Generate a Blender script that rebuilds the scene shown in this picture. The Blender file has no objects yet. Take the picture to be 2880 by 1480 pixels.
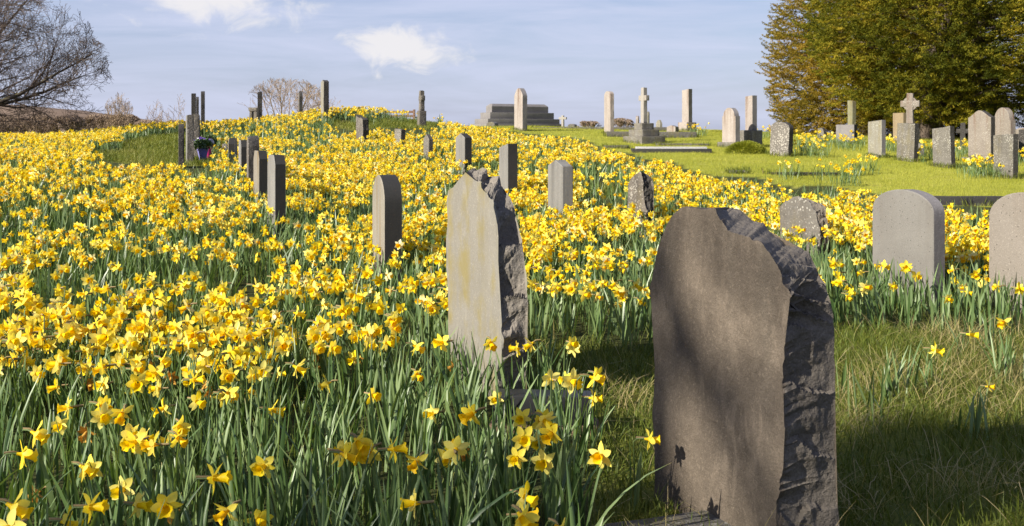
import bpy, bmesh, math, random
import numpy as np
from mathutils import Vector, Matrix

sc = bpy.context.scene
C = sc.collection
R = math.radians

# ------------------------------------------------------------------ camera, sky, sun, exposure
F = 3200.0            # focal length in pixels of the 2880 px wide photograph
YH = 380.0            # row of the eye level
EYE = 1.2
cam_d = bpy.data.cameras.new("camera")
cam = bpy.data.objects.new("camera", cam_d); C.objects.link(cam)
cam.location = (0, 0, EYE); cam.rotation_euler = (R(90), 0, 0)
cam_d.sensor_width = 36; cam_d.lens = 36 * F / 2880
cam_d.shift_y = -(740 - YH) / 2880
cam_d.clip_start = 0.05; cam_d.clip_end = 8000
cam_d.dof.use_dof = True; cam_d.dof.focus_distance = 5.0; cam_d.dof.aperture_fstop = 13
sc.camera = cam

SUN_EL = R(29)
SUN_H = Vector((-0.855, -0.52)).normalized()
to_sun = Vector((SUN_H.x * math.cos(SUN_EL), SUN_H.y * math.cos(SUN_EL), math.sin(SUN_EL)))
sl = bpy.data.lights.new("sun", 'SUN'); sl.energy = 5.0; sl.angle = R(0.53); sl.color = (1, 0.93, 0.80)
so = bpy.data.objects.new("sun", sl); C.objects.link(so)
so.location = (-20, -8, 20); so.rotation_euler = to_sun.to_track_quat('Z', 'Y').to_euler()

sc.view_settings.view_transform = 'Standard'; sc.view_settings.look = 'None'
sc.view_settings.exposure = 1.05; sc.view_settings.gamma = 1
sc.view_settings.use_curve_mapping = False


class N:
    """small node-tree helper"""
    def __init__(s, tree): s.t = tree; s.n = tree.nodes; s.l = tree.links
    def add(s, typ, **kw):
        o = s.n.new(typ)
        for k, v in kw.items(): setattr(o, k, v)
        return o
    def put(s, sock, v):
        if isinstance(v, bpy.types.NodeSocket): s.l.new(v, sock)
        elif v is not None:
            if sock.type == 'RGBA' and not hasattr(v, '__len__'): v = (v, v, v, 1)
            elif sock.type == 'RGBA' and len(v) == 3: v = (*v, 1)
            sock.default_value = v
    def math(s, op, a, b=None, c=None, clamp=False):
        o = s.add('ShaderNodeMath', operation=op); o.use_clamp = clamp
        for i, v in enumerate((a, b, c)):
            if v is not None: s.put(o.inputs[i], v)
        return o.outputs[0]
    def vmath(s, op, a, b=None):
        o = s.add('ShaderNodeVectorMath', operation=op)
        s.put(o.inputs[0], a)
        if b is not None: s.put(o.inputs[1], b)
        return o.outputs[0]
    def mix(s, f, a, b, mode='MIX'):
        o = s.add('ShaderNodeMix', data_type='RGBA', blend_type=mode)
        s.put(o.inputs[0], f); s.put(o.inputs[6], a); s.put(o.inputs[7], b)
        return o.outputs[2]
    def ramp(s, f, stops, interp='LINEAR'):
        o = s.add('ShaderNodeValToRGB'); cr = o.color_ramp; cr.interpolation = interp
        while len(cr.elements) < len(stops): cr.elements.new(0.5)
        for e, (p, c) in zip(cr.elements, stops):
            e.position = p; e.color = (c, c, c, 1) if not hasattr(c, '__len__') else (*c, 1)
        s.put(o.inputs[0], f)
        return o.outputs[0]
    def noise(s, vec, scale, detail=4, rough=0.55, dist=0.0):
        o = s.add('ShaderNodeTexNoise'); s.put(o.inputs['Vector'], vec)
        o.inputs['Scale'].default_value = scale; o.inputs['Detail'].default_value = detail
        o.inputs['Roughness'].default_value = rough; o.inputs['Distortion'].default_value = dist
        return o.outputs[0]
    def voronoi(s, vec, scale, rnd=1.0):
        o = s.add('ShaderNodeTexVoronoi'); s.put(o.inputs['Vector'], vec)
        o.inputs['Scale'].default_value = scale; o.inputs['Randomness'].default_value = rnd
        return o.outputs['Distance'], o.outputs['Color']
    def mapping(s, vec, scale=(1, 1, 1), rot=(0, 0, 0), loc=(0, 0, 0)):
        o = s.add('ShaderNodeMapping'); s.put(o.inputs[0], vec)
        o.inputs['Scale'].default_value = scale; o.inputs['Rotation'].default_value = rot
        o.inputs['Location'].default_value = loc
        return o.outputs[0]


# ---- world: Nishita sky with thin cirrus and two small cumulus clouds, laid out by direction
w = bpy.data.worlds.new("World"); sc.world = w; w.use_nodes = True
k = N(w.node_tree); k.n.clear()
sky = k.add('ShaderNodeTexSky', sky_type='NISHITA'); sky.sun_disc = False
sky.sun_elevation = SUN_EL; sky.sun_rotation = math.atan2(SUN_H.x, SUN_H.y)
sky.altitude = 100; sky.air_density = 1.0; sky.dust_density = 1.0; sky.ozone_density = 1.5
dirv = k.add('ShaderNodeTexCoord').outputs['Generated']
sep = k.add('ShaderNodeSeparateXYZ'); k.put(sep.inputs[0], dirv)
az = k.math('ARCTAN2', sep.outputs[0], sep.outputs[1])
el = k.math('ARCSINE', sep.outputs[2])
comb = k.add('ShaderNodeCombineXYZ'); k.put(comb.inputs[0], az); k.put(comb.inputs[1], el)
ae = comb.outputs[0]
# cirrus: streaks
cv = k.mapping(ae, (2.2, 16, 1), (0, 0, R(7)))
ci = k.noise(cv, 2.2, 6, 0.6, 0.4)
ci = k.ramp(ci, [(0.36, 0.0), (0.68, 1.0)])
lowhaze = k.ramp(el, [(0.0, 1.0), (0.30, 0.0)])
veil = k.math('ADD', k.math('MULTIPLY', ci, 0.55), k.math('MULTIPLY', lowhaze, 0.40), clamp=True)
skyc = k.mix(0.30, sky.outputs[0], (3.2, 4.1, 9.2))
skyc = k.mix(veil, skyc, (6.1, 6.5, 8.3))


def cloud(a0, e0, rx, ry, soft, seed, thr=0.40):
    d = k.vmath('SUBTRACT', ae, (a0, e0, 0))
    d2 = k.vmath('MULTIPLY', d, (1 / rx, 1 / ry, 0))
    ln = k.add('ShaderNodeVectorMath', operation='LENGTH'); k.put(ln.inputs[0], d2)
    n1 = k.noise(k.mapping(ae, (1, 1.5, 1), loc=(seed, seed * 2, 0)), 26, 9, 0.60, 0.5)
    v = k.math('SUBTRACT', k.math('MULTIPLY', n1, 2.1), k.math('MULTIPLY', ln.outputs['Value'], 0.80))
    return k.ramp(v, [(thr, 0.0), (min(thr + soft, 1), 1.0)], 'EASE')


cl = cloud(-0.095, 0.0745, 0.058, 0.0235, 0.60, 3.1, 0.22)
for args in ((-0.264, 0.122, 0.092, 0.031, 0.65, 8.3, 0.20), (-0.450, 0.045, 0.022, 0.018, 0.5, 5.7, 0.22),
             (0.75, 0.16, 0.12, 0.04, 0.3, 1.7, 0.3), (-0.95, 0.2, 0.16, 0.05, 0.3, 2.2, 0.3)):
    cl = k.math('MAXIMUM', cl, cloud(*args))
skyc = k.mix(k.math('MULTIPLY', cl, 0.9), skyc, (8.2, 8.0, 8.1))
bg = k.add('ShaderNodeBackground'); k.put(bg.inputs[0], skyc); bg.inputs[1].default_value = 0.053
k.l.new(bg.outputs[0], k.add('ShaderNodeOutputWorld').inputs[0])

# ------------------------------------------------------------------ small tools
def hash3(i, j, l, seed):
    h = (i * 374761393 + j * 668265263 + l * 2147483647 + seed * 974634777) & 0xffffffff
    h = ((h ^ (h >> 13)) * 1274126177) & 0xffffffff
    return ((h ^ (h >> 16)) & 0xffff) / 65535.0


def vnoise(p, seed=0):
    p = np.atleast_2d(np.asarray(p, dtype=np.float64))
    if p.shape[1] == 2: p = np.concatenate([p, np.zeros((len(p), 1))], 1)
    i = np.floor(p).astype(np.int64); f = p - i; f = f * f * (3 - 2 * f)
    out = np.zeros(len(p))
    for a in (0, 1):
        for b in (0, 1):
            for c in (0, 1):
                wgt = (f[:, 0] if a else 1 - f[:, 0]) * (f[:, 1] if b else 1 - f[:, 1]) * (f[:, 2] if c else 1 - f[:, 2])
                out += wgt * hash3(i[:, 0] + a, i[:, 1] + b, i[:, 2] + c, seed)
    return out


def fbm(p, seed=0, oct=4, gain=0.5):
    p = np.atleast_2d(np.asarray(p, dtype=np.float64)); s = 0; a = 1; t = 0
    for o in range(oct):
        s = s + a * vnoise(p * 2 ** o, seed + o * 17); t += a; a *= gain
    return s / t


def quad_mesh(name, V, Fq, mats, midx=None, var=None, smooth=False):
    me = bpy.data.meshes.new(name)
    V = np.ascontiguousarray(V, dtype=np.float32); Fq = np.ascontiguousarray(Fq, dtype=np.int32)
    me.vertices.add(len(V)); me.vertices.foreach_set('co', V.ravel())
    me.loops.add(Fq.size); me.loops.foreach_set('vertex_index', Fq.ravel())
    me.polygons.add(len(Fq)); me.polygons.foreach_set('loop_start', np.arange(len(Fq), dtype=np.int32) * 4)
    for m in mats: me.materials.append(m)
    if midx is not None: me.polygons.foreach_set('material_index', np.ascontiguousarray(midx, dtype=np.int32))
    me.update(calc_edges=True)
    if var is not None:
        at = me.attributes.new('var', 'FLOAT', 'POINT'); at.data.foreach_set('value', np.ascontiguousarray(var, dtype=np.float32))
    me.polygons.foreach_set('use_smooth', np.full(len(Fq), bool(smooth)))
    me.validate(); me.update()
    return me


def link(name, me, parent=None, loc=None):
    o = bpy.data.objects.new(name, me); C.objects.link(o)
    if parent is not None: o.parent = parent
    if loc is not None: o.location = loc
    return o


def tag(o, label=None, cat=None, group=None, kind=None):
    if label: o['label'] = label
    if cat: o['category'] = cat
    if group: o['group'] = group
    if kind: o['kind'] = kind
    elif label: o['kind'] = 'thing'
    return o


def empty(name, loc, rz=0.0):
    o = bpy.data.objects.new(name, None); C.objects.link(o); o.location = loc; o.rotation_euler = (0, 0, rz)
    o.empty_display_size = 0.1
    return o


def inpoly(px, py, poly):
    px = np.asarray(px, float); py = np.asarray(py, float); ins = np.zeros(px.shape, bool); n = len(poly)
    for i in range(n):
        x1, y1 = poly[i]; x2, y2 = poly[(i + 1) % n]
        if y1 == y2: continue
        c = ((y1 > py) != (y2 > py)) & (px < (x2 - x1) * (py - y1) / (y2 - y1) + x1)
        ins ^= c
    return ins


# ------------------------------------------------------------------ terrain
TD = np.array([-40, 0, 5, 8, 11, 14, 18, 22, 26, 30, 34, 38, 44, 60, 120, 400.])
TC = np.array([-900, 0, 560, 1000, 1440, 1900, 2400, 2880, 3800.])
TZ = np.array([
    [0, 0, 0, .09, .25, .45, .65, .79, .90, .86, .8, .7, .5, 0., -2, -3],
    [0, 0, 0, .09, .25, .45, .65, .79, .91, .87, .8, .7, .5, 0., -2, -3],
    [0, 0, 0, .08, .24, .40, .63, .75, .92, 1.24, 1.30, 1.2, 1.0, .3, -2, -3],
    [0, 0, 0, .06, .19, .30, .47,   .74, .92, 1.46, 1.80, 1.40, .85, .2, -2, -3],
    [0, 0, 0, .05, .16, .26, .45, .72, .90, 1.10, 1.34, 1.48, 1.5, 1.0, -1, -3],
    [0, 0, 0, .05, .15, .30, .53, .72, .85, 1.02, 1.26, 1.38, 1.35, .8, -1, -3],
    [0, 0, 0, .05, .15, .30, .50, .70, .86, 1.02, 1.14, 1.2, 1.15, .8, -1, -3],
    [0, 0, 0, .04, .14, .29, .48, .68, .84, 1.0, 1.1, 1.15, 1.1, .8, -1, -3],
    [0, 0, 0, .04, .14, .29, .48, .68, .84, 1.0, 1.1, 1.15, 1.1, .8, -1, -3]])
DG = np.arange(-40, 400, 0.25)
_k = np.exp(-0.5 * (np.arange(-14, 15) * 0.25 / 1.1) ** 2); _k /= _k.sum()
TT = []
for row in TZ:
    v = np.interp(DG, TD, row); TT.append(np.convolve(np.pad(v, 14, mode='edge'), _k, 'valid'))
TT = np.array(TT)


def terr(x, y):
    x = np.asarray(x, float); y = np.asarray(y, float)
    pc = np.clip(1440 + F * x / np.maximum(y, 4.0), TC[0], TC[-1] - 1e-6)
    ci = np.clip(np.searchsorted(TC, pc, side='right') - 1, 0, len(TC) - 2)
    t = (pc - TC[ci]) / (TC[ci + 1] - TC[ci]); t = t * t * (3 - 2 * t)
    di = np.clip((y - DG[0]) / 0.25, 0, len(DG) - 1.001); i = di.astype(int); f = di - i
    z = (1 - t) * (TT[ci, i] * (1 - f) + TT[ci, i + 1] * f) + t * (TT[ci + 1, i] * (1 - f) + TT[ci + 1, i + 1] * f)
    p = np.stack([x.ravel(), y.ravel()], 1)
    b = (fbm(p * 0.9, 5, 3) - 0.5) * 0.05 + (fbm(p * 3.1, 9, 2) - 0.5) * 0.02
    return z + b.reshape(z.shape) * np.clip(y / 3.0, 0.2, 1)


def gz(x, y): return float(terr(np.array([x]), np.array([y]))[0])
def X(px, d): return (px - 1440) / F * d
def Z(py, d): return EYE - (py - YH) / F * d


def depth_of_ground(px, py):
    d = np.arange(2.0, 46, 0.05); yy = YH + F * (EYE - terr(X(px, d), d)) / d
    i = np.argmax(yy <= py)
    return float(d[i])


# ------------------------------------------------------------------ materials
def new_mat(name):
    m = bpy.data.materials.new(name); m.use_nodes = True; kk = N(m.node_tree); kk.n.clear()
    return m, kk


def finish(kk, col, rough=0.8, bump=None, bstr=0.4, bdist=0.01, trans=0.0, tcol=None, spec=0.3):
    p = kk.add('ShaderNodeBsdfPrincipled'); kk.put(p.inputs['Base Color'], col); kk.put(p.inputs['Roughness'], rough)
    p.inputs['Specular IOR Level'].default_value = spec
    if bump is not None:
        b = kk.add('ShaderNodeBump'); b.inputs['Strength'].default_value = bstr; b.inputs['Distance'].default_value = bdist
        kk.put(b.inputs['Height'], bump); kk.l.new(b.outputs[0], p.inputs['Normal'])
    out = kk.add('ShaderNodeOutputMaterial'); sh = p.outputs[0]
    if trans > 0:
        t = kk.add('ShaderNodeBsdfTranslucent'); kk.put(t.inputs[0], tcol if tcol is not None else col)
        mx = kk.add('ShaderNodeMixShader'); mx.inputs[0].default_value = trans
        kk.l.new(sh, mx.inputs[1]); kk.l.new(t.outputs[0], mx.inputs[2]); sh = mx.outputs[0]
    kk.l.new(sh, out.inputs[0])


SK = 0.58


def stone_mat(name, c1, c2, lichen=0.0, lcol=(.55, .55, .50), streak=0.0, scol=(.10, .06, .035), moss=0.0, smear=0.0,
              grain=90.0, bstr=0.35, dark=0.0, patch=2.2, pits=0.0, rough=0.85):
    c1 = tuple(a * SK for a in c1); c2 = tuple(a * SK for a in c2); scol = tuple(a * SK for a in scol); lcol = tuple(a * .72 for a in lcol)
    m, kk = new_mat(name)
    tc = kk.add('ShaderNodeTexCoord').outputs['Object']
    oi = kk.add('ShaderNodeObjectInfo')
    vv = kk.add('ShaderNodeVectorMath', operation='ADD'); kk.put(vv.inputs[0], tc)
    sc_ = kk.add('ShaderNodeVectorMath', operation='SCALE'); kk.put(sc_.inputs[0], (7.1, 3.7, 5.3)); kk.put(sc_.inputs['Scale'], oi.outputs['Random'])
    kk.l.new(sc_.outputs[0], vv.inputs[1]); v = vv.outputs[0]
    n1 = kk.noise(v, patch, 6, 0.62, 0.6); n2 = kk.noise(v, grain, 3, 0.7)
    col = kk.mix(kk.ramp(n1, [(0.30, 0.0), (0.72, 1.0)]), c1, c2)
    col = kk.mix(kk.ramp(n2, [(0.30, 0.45), (0.70, 0.0)]), col, tuple(x * 0.45 for x in c1))
    n2b = kk.noise(v, grain * 0.55, 3, 0.7)
    col = kk.mix(kk.ramp(n2b, [(0.56, 0.0), (0.74, 0.5)]), col, tuple(min(1, x * 1.7) for x in c2))
    if streak > 0:
        ns = kk.noise(kk.mapping(v, (9, 9, 0.55)), 1.0, 4, 0.6)
        gen = kk.add('ShaderNodeSeparateXYZ'); kk.put(gen.inputs[0], kk.add('ShaderNodeTexCoord').outputs['Generated'])
        up = kk.ramp(gen.outputs[2], [(0.25, 0.35), (1.0, 1.0)])
        f = kk.math('MULTIPLY', kk.ramp(ns, [(0.50, 0.0), (0.66, 1.0)]), kk.math('MULTIPLY', up, streak))
        col = kk.mix(f, col, scol)
    if moss > 0:
        nm = kk.noise(v, 5, 5, 0.65)
        ng = kk.noise(kk.mapping(v, (5, 5, 0.4)), 1.3, 3, 0.5)
        f = kk.math('MULTIPLY', kk.ramp(kk.math('MULTIPLY', nm, ng), [(0.24, 0.0), (0.38, 1.0)]), moss)
        col = kk.mix(f, col, (.175, .142, .045))
    if smear > 0:
        sm = kk.noise(kk.mapping(v, (11, 11, 4.5)), 1.0, 7, 0.68, 1.2); sm2 = kk.noise(v, 2.3, 3)
        f = kk.math('MULTIPLY', kk.ramp(sm, [(0.50, 0.0), (0.74, 1.0)]), kk.ramp(sm2, [(0.38, 0.15), (0.62, 1.0)]))
        col = kk.mix(kk.math('MULTIPLY', f, smear), col, tuple(min(1, x * 1.55) for x in c2))
        sd_ = kk.noise(kk.mapping(v, (7, 7, 3.2), loc=(4, 1, 2)), 1.0, 6, 0.65, 0.8)
        col = kk.mix(kk.math('MULTIPLY', kk.ramp(sd_, [(0.50, 0.0), (0.70, 1.0)]), smear * .6), col, tuple(x * .55 for x in c1))
    if lichen > 0:
        d1, _ = kk.voronoi(kk.vmath('ADD', v, kk.mapping(v, (0.06, 0.06, 0.06))), 34)
        nn = kk.noise(v, 40, 3, 0.6)
        nl = kk.noise(v, 3.1, 3)
        s = kk.math('SUBTRACT', kk.math('ADD', d1, kk.math('MULTIPLY', nn, 0.75)), kk.math('MULTIPLY', nl, 0.75))
        f = kk.ramp(s, [(0.06 + 0.16 * lichen, 1.0), (0.20 + 0.20 * lichen, 0.0)])
        f = kk.math('MULTIPLY', f, min(.85, 0.4 + lichen * 0.45))
        col = kk.mix(f, col, lcol)
    if pits > 0:
        d1, _ = kk.voronoi(v, 30)
        f = kk.ramp(d1, [(0.10, pits), (0.17, 0.0)])
        col = kk.mix(f, col, tuple(x * 0.35 for x in c1))
    hgt = kk.math('ADD', kk.math('MULTIPLY', n2, 0.5), kk.math('ADD', n1, kk.noise(v, 22, 4, 0.6)))
    finish(kk, col, rough, hgt, bstr, 0.012, spec=0.25)
    return m


SM = {
    'slate_brown': stone_mat('weathered_brown_slate', (.165, .132, .101), (.275, .221, .170), 0.0, (.34, .30, .25), 0.30, (.25, .215, .17), smear=0.85, grain=150, bstr=0.8, patch=6.0),
    'slate_broken': stone_mat('broken_dark_slate', (.19, .165, .14), (.33, .285, .235), 0, grain=120, bstr=1.0, patch=5),
    'slate_pale': stone_mat('pale_sawn_slate', (.305, .285, .245), (.37, .345, .295), 0, streak=0.45, scol=(.27, .24, .16), moss=0.75, smear=0.3, grain=170, bstr=0.12, patch=1.4),
    'slate_face_broken': stone_mat('hewn_grey_slate', (.20, .182, .16), (.40, .35, .295), 0.0, grain=110, bstr=1.0, patch=6),
    'sawn_grey': stone_mat('sawn_grey_slate', (.27, .26, .24), (.40, .385, .36), 0.0, streak=0.6, scol=(.12, .115, .11), grain=190, bstr=0.15, patch=1.6),
    'sawn_side_shade': stone_mat('sawn_slate_side_shade', (.034, .033, .032), (.052, .050, .047), 0, grain=190, bstr=0.2, patch=2),  # for sides turned from the sun: their shade is put into the colour
    'sawn_ochre': stone_mat('ochre_stained_slate', (.31, .28, .23), (.44, .40, .33), 0, streak=0.9, scol=(.27, .19, .085), grain=190, bstr=0.15, patch=1.6),
    'granite_arch': stone_mat('fine_grey_granite', (.25, .235, .215), (.32, .305, .28), 0.0, streak=0.22, scol=(.19, .165, .14), grain=230, bstr=0.15, patch=2.5, pits=0.7),
    'pinkish': stone_mat('speckled_pale_granite', (.33, .29, .245), (.40, .355, .31), 0.0, streak=0.3, scol=(.22, .16, .12), grain=160, bstr=0.3, pits=0.9),
    'lichen': stone_mat('lichened_grey_stone', (.19, .175, .155), (.30, .275, .24), 0.55, (.56, .54, .48), 0.5, (.12, .10, .08), 0.25, grain=90, bstr=0.6),
    'lichen_pale': stone_mat('pale_lichened_stone', (.34, .32, .265), (.43, .41, .34), 0.35, (.62, .61, .56), 0.45, (.24, .19, .13), 0.35, grain=90, bstr=0.5),
    'lichen_brown': stone_mat('brown_stained_stone', (.32, .275, .235), (.42, .365, .31), 0.3, (.60, .57, .52), 0.85, (.19, .085, .045), 0.1, grain=90, bstr=0.5),
    'speckled': stone_mat('white_speckled_stone', (.19, .17, .15), (.26, .235, .21), 1.0, (.60, .56, .50), 0.3, (.10, .085, .07), grain=80, bstr=0.6),
    'rustic': stone_mat('rough_grey_stone', (.17, .15, .13), (.31, .275, .235), 0.35, (.52, .49, .43), 0.6, (.08, .07, .06), 0.2, grain=70, bstr=1.0, patch=5),
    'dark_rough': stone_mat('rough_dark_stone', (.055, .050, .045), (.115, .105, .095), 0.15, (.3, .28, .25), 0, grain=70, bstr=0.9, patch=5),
    'tomb': stone_mat('grey_tomb_granite', (.28, .262, .26), (.37, .345, .345), 0.0, streak=0.25, scol=(.12, .115, .11), grain=120, bstr=0.2),
    'white_cross': stone_mat('white_weathered_marble', (.46, .42, .37), (.56, .52, .47), 0.15, (.66, .64, .6), 0.5, (.22, .15, .11), grain=90, bstr=0.4),
    'pale_pillar': stone_mat('streaked_pale_sandstone', (.47, .405, .365), (.62, .545, .49), 0.2, (.6, .58, .53), 0.8, (.21, .125, .085), grain=80, bstr=0.5),
    'greenish': stone_mat('green_algae_stone', (.30, .29, .17), (.40, .38, .25), 0.15, (.5, .48, .36), 0.6, (.17, .11, .06), 0.5, grain=80, bstr=0.5),
    'sandstone': stone_mat('yellowish_sandstone', (.37, .285, .17), (.45, .35, .22), 0.1, (.5, .45, .35), 0.4, (.24, .15, .08), grain=80, bstr=0.4),
    'granite_black': stone_mat('black_granite', (.022, .023, .026), (.035, .036, .040), 0, grain=200, bstr=0.1, rough=0.45),
    'kerb': stone_mat('grey_kerb_stone', (.15, .14, .125), (.24, .225, .20), 0.3, (.45, .43, .38), 0.2, (.1, .09, .08), 0.4, grain=90, bstr=0.6),
    'kerb_dark': stone_mat('dark_kerb_stone', (.05, .048, .046), (.075, .072, .068), 0.05, (.2, .2, .18), 0, grain=120, bstr=0.4),
}


def leaf_like(name, stops, rough=0.5, trans=0.3, tmul=(1.2, 1.25, 0.6), spec=0.35, sc_noise=0):
    m, kk = new_mat(name)
    a = kk.add('ShaderNodeAttribute', attribute_name='var').outputs['Fac']
    col = kk.ramp(a, stops)
    if sc_noise:
        tc = kk.add('ShaderNodeTexCoord').outputs['Object']
        col = kk.mix(kk.ramp(kk.noise(tc, sc_noise, 3), [(0.35, 0.35), (0.65, 0.0)]), col, kk.mix(1.0, col, (.45, .5, .5), 'MULTIPLY'))
    tcol = kk.mix(1.0, col, tmul, 'MULTIPLY')
    finish(kk, col, rough, trans=trans, tcol=tcol, spec=spec)
    return m


M_PETAL = leaf_like('pale_yellow_petal', [(0.0, (.90, .80, .22)), (0.4, (.91, .76, .08)), (0.72, (.91, .71, .02)), (0.86, (.90, .79, .16)), (1.0, (.91, .86, .50))], 0.5, 0.42, (1, 0.95, 0.7), 0.25)
M_TRUMPET = leaf_like('deep_yellow_trumpet', [(0.0, (.90, .63, .004)), (0.6, (.91, .70, .010)), (1.0, (.88, .54, .004))], 0.5, 0.38, (1, 0.9, 0.6), 0.25)
M_WILT = leaf_like('withered_orange_petal', [(0.0, (.66, .38, .05)), (1.0, (.50, .27, .07))], 0.7, 0.25, (1, .8, .5), 0.1)
M_SPATHE = leaf_like('papery_brown_spathe', [(0.0, (.22, .17, .07)), (1.0, (.38, .28, .15))], 0.8, 0.25, (1, .9, .7), 0.1)
M_STEM = leaf_like('green_flower_stem', [(0.0, (.085, .13, .035)), (1.0, (.12, .17, .05))], 0.5, 0.15)
M_LEAF = leaf_like('blue_green_daffodil_leaf', [(0.0, (.045, .088, .026)), (0.4, (.095, .152, .048)), (0.8, (.185, .25, .105)), (0.93, (.12, .165, .03)), (1.0, (.28, .22, .07))], 0.42, 0.22, (1.3, 1.35, 0.4), 0.5)
M_GRASS = leaf_like('green_grass_blade', [(0.0, (.06, .09, .012)), (0.45, (.125, .15, .02)), (0.72, (.19, .20, .035)), (0.86, (.30, .25, .10)), (1.0, (.42, .33, .19))], 0.55, 0.28, (1.2, 1.2, 0.5), 0.25)
M_LAWN = leaf_like('short_lawn_blade', [(0.0, (.10, .13, .012)), (0.22, (.19, .21, .016)), (0.5, (.32, .325, .04)), (0.85, (.41, .385, .075)), (1.0, (.46, .39, .16))], 0.6, 0.3, (1.2, 1.2, 0.5), 0.2)

# ground
m_ground, kk = new_mat('grassy_ground')
pos = kk.add('ShaderNodeNewGeometry').outputs['Position']
at = kk.add('ShaderNodeAttribute', attribute_name='lawn').outputs['Fac']
n1 = kk.noise(pos, 0.8, 5, 0.6); n2 = kk.noise(pos, 14, 4, 0.7); n3 = kk.noise(pos, 3.0, 4)
lawn = kk.mix(kk.ramp(n1, [(.35, 0.), (.65, 1.)]), (.24, .26, .03), (.35, .35, .055))
lawn = kk.mix(kk.ramp(n2, [(.42, 0.45), (.62, 0.)]), lawn, (.16, .17, .02))
lawn = kk.mix(kk.ramp(n3, [(.58, 0.), (.72, .45)]), lawn, (.38, .32, .12))
soil = kk.mix(kk.ramp(n2, [(.35, 0.), (.65, 1.)]), (.025, .026, .010), (.06, .068, .02))
finish(kk, kk.mix(at, soil, lawn), 0.95, n2, 0.8, 0.03, spec=0.1)


def plain(name, c1, c2, scale, bstr=0.5, stretch=(1, 1, 1), rough=0.85):
    m, kk = new_mat(name); tc = kk.add('ShaderNodeTexCoord').outputs['Object']
    n = kk.noise(kk.mapping(tc, stretch), scale, 5, 0.65)
    finish(kk, kk.mix(kk.ramp(n, [(.32, 0.), (.68, 1.)]), c1, c2), rough, n, bstr, 0.02, spec=0.2)
    return m


M_BARK = plain('grey_brown_bark', (.045, .034, .026), (.12, .092, .07), 6, 0.8, (3, 3, .6))
M_TWIG = plain('brown_twig', (.10, .075, .06), (.19, .14, .11), 4, 0.2)
M_TWIG_RED = plain('reddish_twig', (.22, .16, .12), (.34, .255, .19), 3, 0.2)
M_TWIG_PALE = plain('pale_straw_twig', (.24, .17, .11), (.36, .27, .19), 3, 0.2)
M_BRAMBLE = plain('red_bramble_stem', (.10, .035, .02), (.17, .07, .035), 30, 0.3)
M_FELL = plain('brown_fellside', (.12, .085, .062), (.21, .15, .108), 0.035, 0.3, (1, 1, 3))
M_WOOD = plain('reddish_bench_wood', (.11, .065, .05), (.19, .12, .09), 8, 0.4, (1, 1, 6))
M_PEBBLE = plain('white_grave_chippings', (.25, .245, .24), (.60, .59, .57), 60, 1.0)
M_CLOD = plain('brown_grave_footing', (.10, .07, .045), (.18, .12, .08), 40, 0.8)
m_moss, kk = new_mat('mossy_limb'); tc = kk.add('ShaderNodeTexCoord').outputs['Object']
nrm = kk.add('ShaderNodeSeparateXYZ'); kk.put(nrm.inputs[0], kk.add('ShaderNodeNewGeometry').outputs['Normal'])
n = kk.noise(tc, 5, 4, .65); f = kk.math('MULTIPLY', kk.ramp(n, [(.42, 0.), (.58, 1.)]), kk.ramp(nrm.outputs[2], [(0.3, 0.), (.8, 1.)]))
finish(kk, kk.mix(f, kk.mix(n, (.04, .032, .026), (.10, .08, .065)), (.13, .115, .025)), 0.9, n, .7, .02)

M_YEW1 = leaf_like('bronzed_yew_needles', [(0.0, (.070, .066, .010)), (0.4, (.19, .148, .018)), (0.75, (.275, .185, .024)), (1.0, (.34, .22, .035))], 0.7, 0.28, (1.2, 1.1, .5), 0.08)
M_YEW2 = leaf_like('olive_yew_needles', [(0.0, (.042, .052, .007)), (0.4, (.122, .124, .011)), (0.75, (.25, .21, .018)), (1.0, (.35, .255, .028))], 0.7, 0.28, (1.2, 1.15, .5), 0.08)

# ------------------------------------------------------------------ layout masks (areas on the ground, by where they are seen)
LAWN = [(1240, 300), (1240, 338), (1333, 354), (1410, 360), (1460, 374), (1540, 382), (1600, 385), (1654, 397), (1711, 424), (1784, 435),
        (1821, 450), (1898, 458), (1951, 484), (2001, 494), (2135, 499), (2211, 526), (2340, 524), (2472, 547), (2640, 577),
        (2785, 582), (3400, 620), (3400, 300)]
GAP = [(340, 402), (440, 384), (530, 376), (600, 400), (600, 470), (480, 466), (390, 464), (264, 450), (255, 432), (345, 428)]
RIDGE = [(925, 342), (1000, 346), (1090, 336), (1180, 338), (1240, 350), (1215, 366), (1090, 360), (1000, 366), (940, 360)]
BARE = [(2200, 940), (2500, 930), (2700, 945), (3400, 940), (3400, 2600), (1600, 2600), (1668, 1500), (1680, 1330), (1650, 1250), (1560, 1130),
        (1470, 1030), (1500, 968), (1840, 985)]
HOLE = [(650, 830), (700, 800), (735, 850), (735, 960), (660, 960)]
NOTCH = [(1625, 535), (1700, 528), (1760, 534), (1755, 552), (1640, 553)]


def proj(x, y, z): return 1440 + F * x / y, YH + F * (EYE - z) / y


def allowed(x, y, h=0.30):
    z = terr(x, y); pg, yg = proj(x, y, z); pc, yc = proj(x, y, z + h); ym = (yg + yc) / 2
    bad = inpoly(pc, yc, LAWN) | inpoly(pg, yg, BARE) | (inpoly(pg, yg, HOLE) & (y < 14))
    for P in (GAP, RIDGE, NOTCH):
        bad |= inpoly(pg, yg, P) | inpoly(pc, yc, P) | inpoly(pg, ym, P)
    return ~bad & (y < 35.5)


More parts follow.
